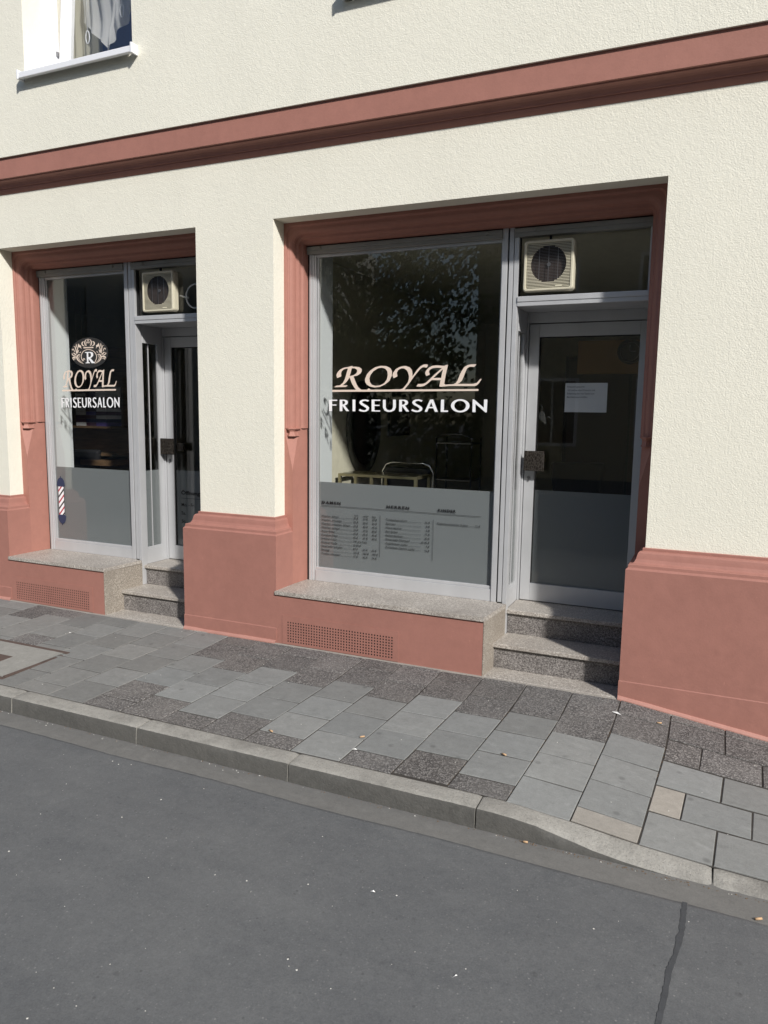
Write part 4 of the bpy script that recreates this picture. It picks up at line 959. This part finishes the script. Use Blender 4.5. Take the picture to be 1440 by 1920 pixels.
def chair(cx, cy, rot, label, hoop=True):
    o = empty('salon_chair', label, 'chair', (cx, cy, .33), 'black salon chairs')
    def Tm(x, y, z): c, s = math.cos(rot), math.sin(rot); return (cx+x*c-y*s, cy+x*s+y*c, z)
    mb = MB(); mb.box(-.25, .25, -.25, .25, .72, .82, .03); mb.bm.verts.ensure_lookup_table()
    for v in mb.bm.verts: v.co = Vector(Tm(*v.co))
    mb.build('seat', M['leather'], o)
    mb = MB(); mb.box(-.21, .21, .22, .29, .84, 1.12, .03)
    if not hoop:
        for v in mb.bm.verts: v.co.x *= 1+.5*(v.co.z-.84); v.co.z += .06
    for v in mb.bm.verts: v.co = Vector(Tm(*v.co))
    mb.build('backrest', M['leather'], o)
    if hoop: mb = MB(); mb.tube([Tm(*p) for p in ((-.235,-.2,.40),(-.235,.22,.60),(-.235,.26,1.08),(-.20,.26,1.14),(-.15,.26,1.158),(.15,.26,1.158),(.20,.26,1.14),(.235,.26,1.08),(.235,.22,.60),(.235,-.2,.40))], .011, 8); mb.build('arm_frame', M['chrome'], o)
    mb = MB(); mb.cyl((cx, cy, .34), (cx, cy, .72), .035); mb.cyl((cx, cy, .326), (cx, cy, .345), .24, 24); mb.build('pedestal', M['chrome'], o)
chair(-2.42, 1.35, 0, 'black salon chair with a chrome hoop back behind the price list window')
chair(-.98, 2.1, .5, 'black armchair seen through the clear glass of the right door', False)
chair(-5.75, .98, .3, 'black salon chair in front of the oak shelves', False)
mb = MB(); pc = empty('poster', 'dim framed poster on the salon wall behind the larger window', 'poster', (-3.17, 3.15, 1.6))
mb.box(-2.9495, -2.935, 2.36, 2.90, 1.36, 1.78); mb.build('frame', mat('poster_frame', (.05,.045,.04), .5), pc)
mb = MB(); mb.box(-2.9348, -2.933, 2.39, 2.87, 1.39, 1.75); mb.build('print', mat('poster_print', (.20,.19,.17), .6), pc)
tr_ = empty('trolley', 'chrome salon trolley deep in the room behind the larger window', 'trolley', (-2.25, 2.5, .33))
mb = MB()
for z in (.6, .95, 1.30): MB().box(-2.45, -2.10, 2.4, 2.7, z, z+.012).build('shelf', M['wire'], tr_)
mb = MB()
for x in (-2.45, -2.10):
    for y in (2.4, 2.7): mb.cyl((x, y, .34), (x, y, 1.36), .008, 8)
mb.build('upright', M['leather'], tr_); mb = MB()
mb.tube([(-2.45,2.4,1.36),(-2.35,2.4,1.39),(-2.2,2.4,1.39),(-2.10,2.4,1.36)], .007, 8); mb.build('push_bar', M['wire'], tr_)
cb = empty('cabinet', 'tall dark cabinet at the back of the larger salon', 'cabinet', (-1.2, 5.2, .33))
mb = MB(); mb.box(-1.75, -.2, 5.0, 5.58, .33, 2.3, .01); mb.build('carcass', mat('dark_cabinet', (.03,.028,.026), .5), cb)
mb = MB(); mb.box(-1.7, -.99, 4.985, 4.999, .4, 2.24, .004); mb.box(-.96, -.25, 4.985, 4.999, .4, 2.24, .004); mb.build('cabinet_door', mat('cabinet_front', (.05,.035,.03), .4), cb)
wf = empty('clock_stand_in', 'round dark clock put in for a round shape behind the right door', 'clock', (-.79, 3.0, 2.18))
mb = MB(); mb.cyl((-.79, 3.0, 2.18), (-.79, 3.03, 2.18), .115, 32); mb.build('case', mat('clock_case', (.02,.02,.022), .3), wf)  # clock made up for a round dark shape read as a fan
wf['label'] = 'made-up dark clock for a round dark shape seen through the right door'
mb = MB(); mb.tube([(-.79+.085*math.cos(t), 2.995, 2.18+.085*math.sin(t)) for t in [2*math.pi*k/24 for k in range(25)]], .004, 6); mb.box(-.795, -.785, 2.99, 2.999, 2.18, 2.24); mb.box(-.784, -.74, 2.99, 2.999, 2.175, 2.185)
mb.build('dial_ring', M['wire'], wf)
mb = MB(); mb.box(-1.27, -.42, 3.04, 3.10, 1.98, 2.29); wf2 = mb.build('ochre_band', mat('plain_ochre', (.42,.24,.10), .6)); tag(wf2, 'ochre band behind the round clock seen through the right door', 'panel')  # flat ochre slab behind the clock
# left salon shelves
sh = empty('shelf_unit', 'oak shelf unit with product boxes in the narrower salon', 'shelf', (-6.1, 1.7, .33))
mb = MB(); mb.box(-6.4, -5.42, 1.55, 1.60, .33, 2.2); mb.build('back_board', M['wood'], sh)
mb = MB()
for z in (1.12, 1.392, 1.68): MB().box(-6.25, -5.46, 1.30, 1.549, z, z+.02).build('board', M['wood'], sh)
mb.box(-6.3, -5.43, 1.20, 1.549, 1.03, 1.08); mb.build('worktop', M['wood'], sh)
boxes = [('violet', (.12,.09,.34)), ('white', (.85,.85,.88)), ('dark_blue', (.03,.04,.12)), ('plum', (.10,.05,.09))]
bmats = [mat(n+'_carton', c, .4) for n, c in boxes]; rb = random.Random(3)
bx_ = {'violet': 'violet', 'white': 'white', 'dark_blue': 'dark blue', 'plum': 'plum'}
for row, z0 in ((0, 1.4125), (1, 1.7005)):
    for cidx in range(3):
        for lay in range(5 if row == 0 else 3):
            k = rb.choice([0, 1, 1, 2, 3]); x = -5.93+cidx*.135; z = z0+lay*.036
            if z > 1.63 and row == 0: continue
            mb = MB(); mb.box(x, x+.127, 1.31, 1.52, z, z+.0345, .002); o = mb.build('product_box', bmats[k])
            nth = ('bottom', 'second', 'third', 'fourth', 'fifth')[lay]; side_ = ('left', 'middle', 'right')[cidx]; sh_ = ('lower', 'upper')[row]
            tag(o, f'{bx_[boxes[k][0]]} carton, {nth} in the {side_} stack on the {sh_} oak shelf', 'box', 'product boxes on the oak shelves')
lp = empty('pendant_lamp', 'three slim pale pendant tubes hanging behind the crest sticker', 'lamp', (-6.2, 1.6, 2.0))
for x in (-6.30, -6.19, -6.11):
    mb = MB(); mb.cyl((x, 1.6, 1.83), (x, 1.6, 2.06), .014, 12); mb.cyl((x, 1.6, 2.06), (x, 1.6, 2.785), .003, 6); mb.build('tube', mat('satin_tube', (.62,.52,.40), .4), lp)

# ------------------------------------------------------------------ manhole cover
MH = empty('manhole_cover', 'rusty framed concrete filled access cover in the pavement', 'manhole', (-4.2, -1.05, 0))
def zf(x, y, d): return gz(x, y)+d
mb = MB(); rust = plain_stone('rusty_iron', (.10,.072,.062), var=.35, spots=False); 
mb.box(-4.66, -3.81, -.855, -.825, -.04, .0 + gz(-4, -.84)+.004, .002); mb.box(-4.66, -3.81, -1.34, -1.315, -.06, gz(-4, -1.33)+.004, .002)
mb.box(-3.835, -3.81, -1.3148, -.8552, -.06, gz(-4, -1.1)+.005, .002); mb.box(-4.66, -4.635, -1.3148, -.8552, -.06, gz(-4, -1.1)+.005, .002)
mb.build('iron_frame', rust, MH)
mb = MB(); mb.quad([(-4.634, -.856, zf(-4, -.856, .0035)), (-4.634, -1.314, zf(-4, -1.314, .0035)), (-3.836, -1.314, zf(-4, -1.314, .0035)), (-3.836, -.856, zf(-4, -.856, .0035))])
mb.build('concrete_infill', plain_stone('pale_infill_concrete', (.27,.265,.245), var=.15, spots=False), MH)
mb = MB(); mb.box(-4.40, -4.08, -1.145, -1.04, -.04, gz(-4, -1.1)+.0055, .002); mb.build('lifting_plate', rust, MH)

# ------------------------------------------------------------------ litter
def litter(name, label, cat, x, y, z, fn, mt):
    mb = MB(); fn(mb, x, y, z); o = mb.build(name, mt); tag(o, label, cat); return o
orange = mat('cigarette_filter_paper', (.50,.33,.19), .8); wp = mat('litter_white', (.8,.8,.78), .8)
litter('paper_scrap', 'long thin white paper sliver on the dark slabs near the right plinth', 'litter', -0.397, -0.288, -0.0089, lambda mb, x, y, z: mb.quad([(x-0.032*math.cos(-0.5), y-0.032*math.sin(-0.5), z), (x, y-0.011200000000000002, z+.004), (x+0.032*math.cos(-0.5), y+0.032*math.sin(-0.5), z+.001), (x+.002, y+0.011200000000000002, z+.006)]), wp)
litter('cigarette_butt', 'orange cigarette butt lying on the asphalt at the right', 'cigarette butt', 0.24, -1.633, -0.1245, lambda mb, x, y, z: mb.cyl((x-0.012*math.cos(0.5), y-0.012*math.sin(0.5), z+.004), (x+0.012*math.cos(0.5), y+0.012*math.sin(0.5), z+.0045), .0042, 8), orange)
litter('cigarette_butt', 'pale butt at the foot of the right plinth', 'cigarette butt', -0.18, -0.261, -0.0355, lambda mb, x, y, z: mb.cyl((x-0.012*math.cos(0.2), y-0.012*math.sin(0.2), z+.004), (x+0.012*math.cos(0.2), y+0.012*math.sin(0.2), z+.0045), .0042, 8), orange)
litter('cigarette_butt', 'tan butt on the light slabs below the steps', 'cigarette butt', -0.825, -1.011, -0.022, lambda mb, x, y, z: mb.cyl((x-0.012*math.cos(-0.4), y-0.012*math.sin(-0.4), z+.004), (x+0.012*math.cos(-0.4), y+0.012*math.sin(-0.4), z+.0045), .0042, 8), orange)
litter('paper_scrap', 'crumpled white scrap beside the dark slabs near the kerb', 'litter', -1.495, -1.259, -0.0282, lambda mb, x, y, z: mb.quad([(x-0.013999999999999999*math.cos(0.2), y-0.013999999999999999*math.sin(0.2), z), (x, y-0.0049, z+.004), (x+0.013999999999999999*math.cos(0.2), y+0.013999999999999999*math.sin(0.2), z+.001), (x+.002, y+0.0049, z+.006)]), wp)
litter('cigarette_butt', 'tan butt in a slab joint below the window with the price list', 'cigarette butt', -1.518, -1.127, -0.0249, lambda mb, x, y, z: mb.cyl((x-0.012*math.cos(0.7), y-0.012*math.sin(0.7), z+.004), (x+0.012*math.cos(0.7), y+0.012*math.sin(0.7), z+.0045), .0042, 8), orange)
litter('cigarette_butt', 'tan butt between light and dark slabs near the middle kerb stone', 'cigarette butt', -1.968, -1.261, -0.0283, lambda mb, x, y, z: mb.cyl((x-0.012*math.cos(-0.3), y-0.012*math.sin(-0.3), z+.004), (x+0.012*math.cos(-0.3), y+0.012*math.sin(-0.3), z+.0045), .0042, 8), orange)
litter('paper_scrap', 'round pale scrap in the middle of the asphalt', 'litter', -1.017, -2.073, -0.118, lambda mb, x, y, z: mb.quad([(x-0.01*math.cos(0.1), y-0.01*math.sin(0.1), z), (x, y-0.0035, z+.004), (x+0.01*math.cos(0.1), y+0.01*math.sin(0.1), z+.001), (x+.002, y+0.0035, z+.006)]), wp)
litter('paper_scrap', 'white fleck low on the asphalt near the bottom edge', 'litter', -0.62, -2.331, -0.118, lambda mb, x, y, z: mb.quad([(x-0.01*math.cos(0.9), y-0.01*math.sin(0.9), z), (x, y-0.0035, z+.004), (x+0.01*math.cos(0.9), y+0.01*math.sin(0.9), z+.001), (x+.002, y+0.0035, z+.006)]), wp)
litter('paper_scrap', 'small white scrap in front of the narrower shop front', 'litter', -4.139, -0.525, -0.0099, lambda mb, x, y, z: mb.quad([(x-0.012*math.cos(0.4), y-0.012*math.sin(0.4), z), (x, y-0.0042, z+.004), (x+0.012*math.cos(0.4), y+0.012*math.sin(0.4), z+.001), (x+.002, y+0.0042, z+.006)]), wp)
litter('cigarette_butt', 'tan butt in the gutter where the kerb starts to drop', 'cigarette butt', -0.596, -1.522, -0.1245, lambda mb, x, y, z: mb.cyl((x-0.009600000000000001*math.cos(0.1), y-0.009600000000000001*math.sin(0.1), z+.004), (x+0.009600000000000001*math.cos(0.1), y+0.009600000000000001*math.sin(0.1), z+.0045), .0042, 8), orange)
# pale grit scattered over road and pavement
bm = bmesh.new(); rg = random.Random(12)
def grit(x, y, z, r):
    vs = [bm.verts.new((x+r*a*rg.uniform(.6, 1.2), y+r*b*rg.uniform(.6, 1.2), z+r*c*.6)) for a, b, c in ((1,0,0),(-1,0,0),(0,1,0),(0,-1,0),(0,0,1))]
    for f in ((0,2,4),(2,1,4),(1,3,4),(3,0,4)): bm.faces.new([vs[i] for i in f])
for _ in range(170):
    x = rg.uniform(-4.5, 1.2); y = rg.uniform(-3.6, -1.7); grit(x, y, -.118, rg.choice([.002, .0025, .003, .0045]))
for _ in range(60):
    x = rg.uniform(-4.5, .6); grit(x, -1.515-abs(rg.gauss(0, .012)), -.1255, rg.choice([.002, .003, .004]))
for _ in range(85):
    x = rg.uniform(-4.5, .6); y = rg.uniform(-1.38, -.12); grit(x, y, gz(x, y)+.0005, rg.choice([.0015, .002, .003, .004]))
me = bpy.data.meshes.new('grit'); bm.to_mesh(me); bm.free(); tag(link('grit', me, mat('pale_grit', (.55,.54,.5), .8)), 'pale grit and crumbs scattered on road and pavement', 'grit', kind='stuff')

bm = bmesh.new()
for _ in range(260):
    x = rg.gauss(-.25, .28) if rg.random() < .55 else rg.uniform(-4.5, .8); grit(x, -1.512-abs(rg.gauss(0, .009)), -.1255, rg.choice([.0015, .0025, .003, .0045]))
for _ in range(220):
    x = rg.uniform(-4.2, .7); k = rg.choice([-.13, -.398, -.665, -.93, -1.2]); y = rg.uniform(-1.38, -.5)
    if rg.random() < .6: grit(k-.055*max(0, -y-.5)+rg.uniform(-.003, .003), y, gz(k, y)-.002, rg.choice([.002, .003, .004]))
    else: grit(x, -.112-abs(rg.gauss(0, .01)), gz(x, -.11)+.004, rg.choice([.002, .003, .004]))
me = bpy.data.meshes.new('debris'); bm.to_mesh(me); bm.free(); tag(link('debris', me, mat('brown_debris', (.14,.095,.06), .9)), 'brown dirt and leaf crumbs in gutter, slab joints and wall foot', 'debris', kind='stuff')

# ------------------------------------------------------------------ across the street (seen mirrored in the panes)
mb = MB(); mb.box(-40, 40, -13.4, -10.4, -.15, .0, .02); struct(mb.build('far_pavement', plain_stone('far_paving', (.2,.2,.195))))
OB = empty('opposite_building', 'beige three storey house across the street mirrored in the shop panes, lengthened to shade the road', 'building', (0, -14, 0))
ow = painted('beige_render', (.50,.46,.36))
mb = MB(); mb.box(-5.7, 27, -22, -13.4, -.1, 10.3); mb.build('wall', ow, OB)  # run far right and made tall to shade the street and cut ground bounce
mb = MB(); mb.box(-5.9, 27.3, -22.2, -13.1, 10.3, 10.5); mb.build('roof', M['asphalt'], OB)
gm = mat('dark_window_glass', (.03,.035,.04), .05)
for fl in range(3):
    for i in range(6):
        x = -4.4+i*2.6; z = .9+fl*2.8
        mb = MB(); mb.box(x-.07, x+1.17, -13.41, -13.33, z-.08, z+1.6); f = mb.build('window', M['pvc'], OB)
        mb = MB(); mb.box(x, x+.53, -13.335, -13.32, z, z+1.53); mb.box(x+.58, x+1.1, -13.335, -13.32, z, z+1.53); g_ = mb.build('window_pane', gm, f)
GB = empty('grey_house', 'grey two storey house further left across the street mirrored in the panes', 'building', (-20, -14, 0))
mb = MB(); mb.box(-34, -12.5, -22, -13.6, -.1, 7.5); mb.build('wall', painted('grey_render', (.30,.30,.28)), GB)
for i in range(7):
    for fl in range(2):
        x = -31+i*2.7; z = 1+fl*2.9
        mb = MB(); mb.box(x, x+1.2, -13.61, -13.56, z, z+1.6); mb.build('window', gm, GB)
TR = empty('street_tree', 'leafy street tree across the road mirrored in the larger pane', 'tree', (-7.6, -10.6, 0))
bark = mat('bark', (.09,.07,.05), .9); rt_ = random.Random(5); mb = MB()
T0 = Vector((-7.6, -10.6, 0))
mb.tube([T0+Vector((0,0,-.1)), T0+Vector((.05,0,1.6)), T0+Vector((0,.05,3.0)), T0+Vector((.1,0,4.6))], [.17, .14, .12, .06], 9); mb.build('trunk', bark, TR)
bm = bmesh.new(); limbs = MB()
for k in range(210):
    th = rt_.uniform(0, 2*math.pi); u = rt_.uniform(-1, 1); rr = rt_.uniform(.35, 1)**.5; s_ = math.sqrt(1-u*u)
    t = T0 + Vector((3.1*rr*s_*math.cos(th), 1.9*rr*s_*math.sin(th), 4.3+2.7*rr*u))
    if k % 5 == 0: limbs.tube([T0+Vector((0,0,2.2+.4*(t.z-2))), (T0+Vector((0,0,3)))*.4+t*.6, t], [.05, .03, .012], 6)
    for _ in range(85):
        c = t + Vector((rt_.gauss(0, .30), rt_.gauss(0, .30), rt_.gauss(0, .24))); s = rt_.uniform(.05, .10)
        n_ = Vector((rt_.uniform(-1, 1), rt_.uniform(-1, 1), rt_.uniform(-1, 1))).normalized(); a_ = n_.orthogonal().normalized(); b_ = n_.cross(a_)
        bm.faces.new([bm.verts.new(c+a_*s), bm.verts.new(c+b_*s*.55), bm.verts.new(c-a_*s), bm.verts.new(c-b_*s*.55)])
limbs.build('limb', bark, TR)
me = bpy.data.meshes.new('crown'); bm.to_mesh(me); bm.free(); link('crown', me, mat('leaf_green', (.06,.095,.03), .6), TR)
HD = MB(); bm = bmesh.new()
for k in range(9000):
    c = Vector((rt_.uniform(-12.4, -5.3), -12.6+rt_.uniform(-.35, .35), rt_.uniform(0, 1.9))); s = rt_.uniform(.05, .09)
    n_ = Vector((rt_.uniform(-1, 1), rt_.uniform(-1, 1), rt_.uniform(-1, 1))).normalized(); a_ = n_.orthogonal().normalized(); b_ = n_.cross(a_)
    bm.faces.new([bm.verts.new(c+a_*s), bm.verts.new(c+b_*s*.6), bm.verts.new(c-a_*s), bm.verts.new(c-b_*s*.6)])
me = bpy.data.meshes.new('hedge'); bm.to_mesh(me); bm.free(); tag(link('hedge', me, mat('hedge_green', (.045,.075,.025), .6)), 'dense green hedge between the two houses across the street', 'hedge')
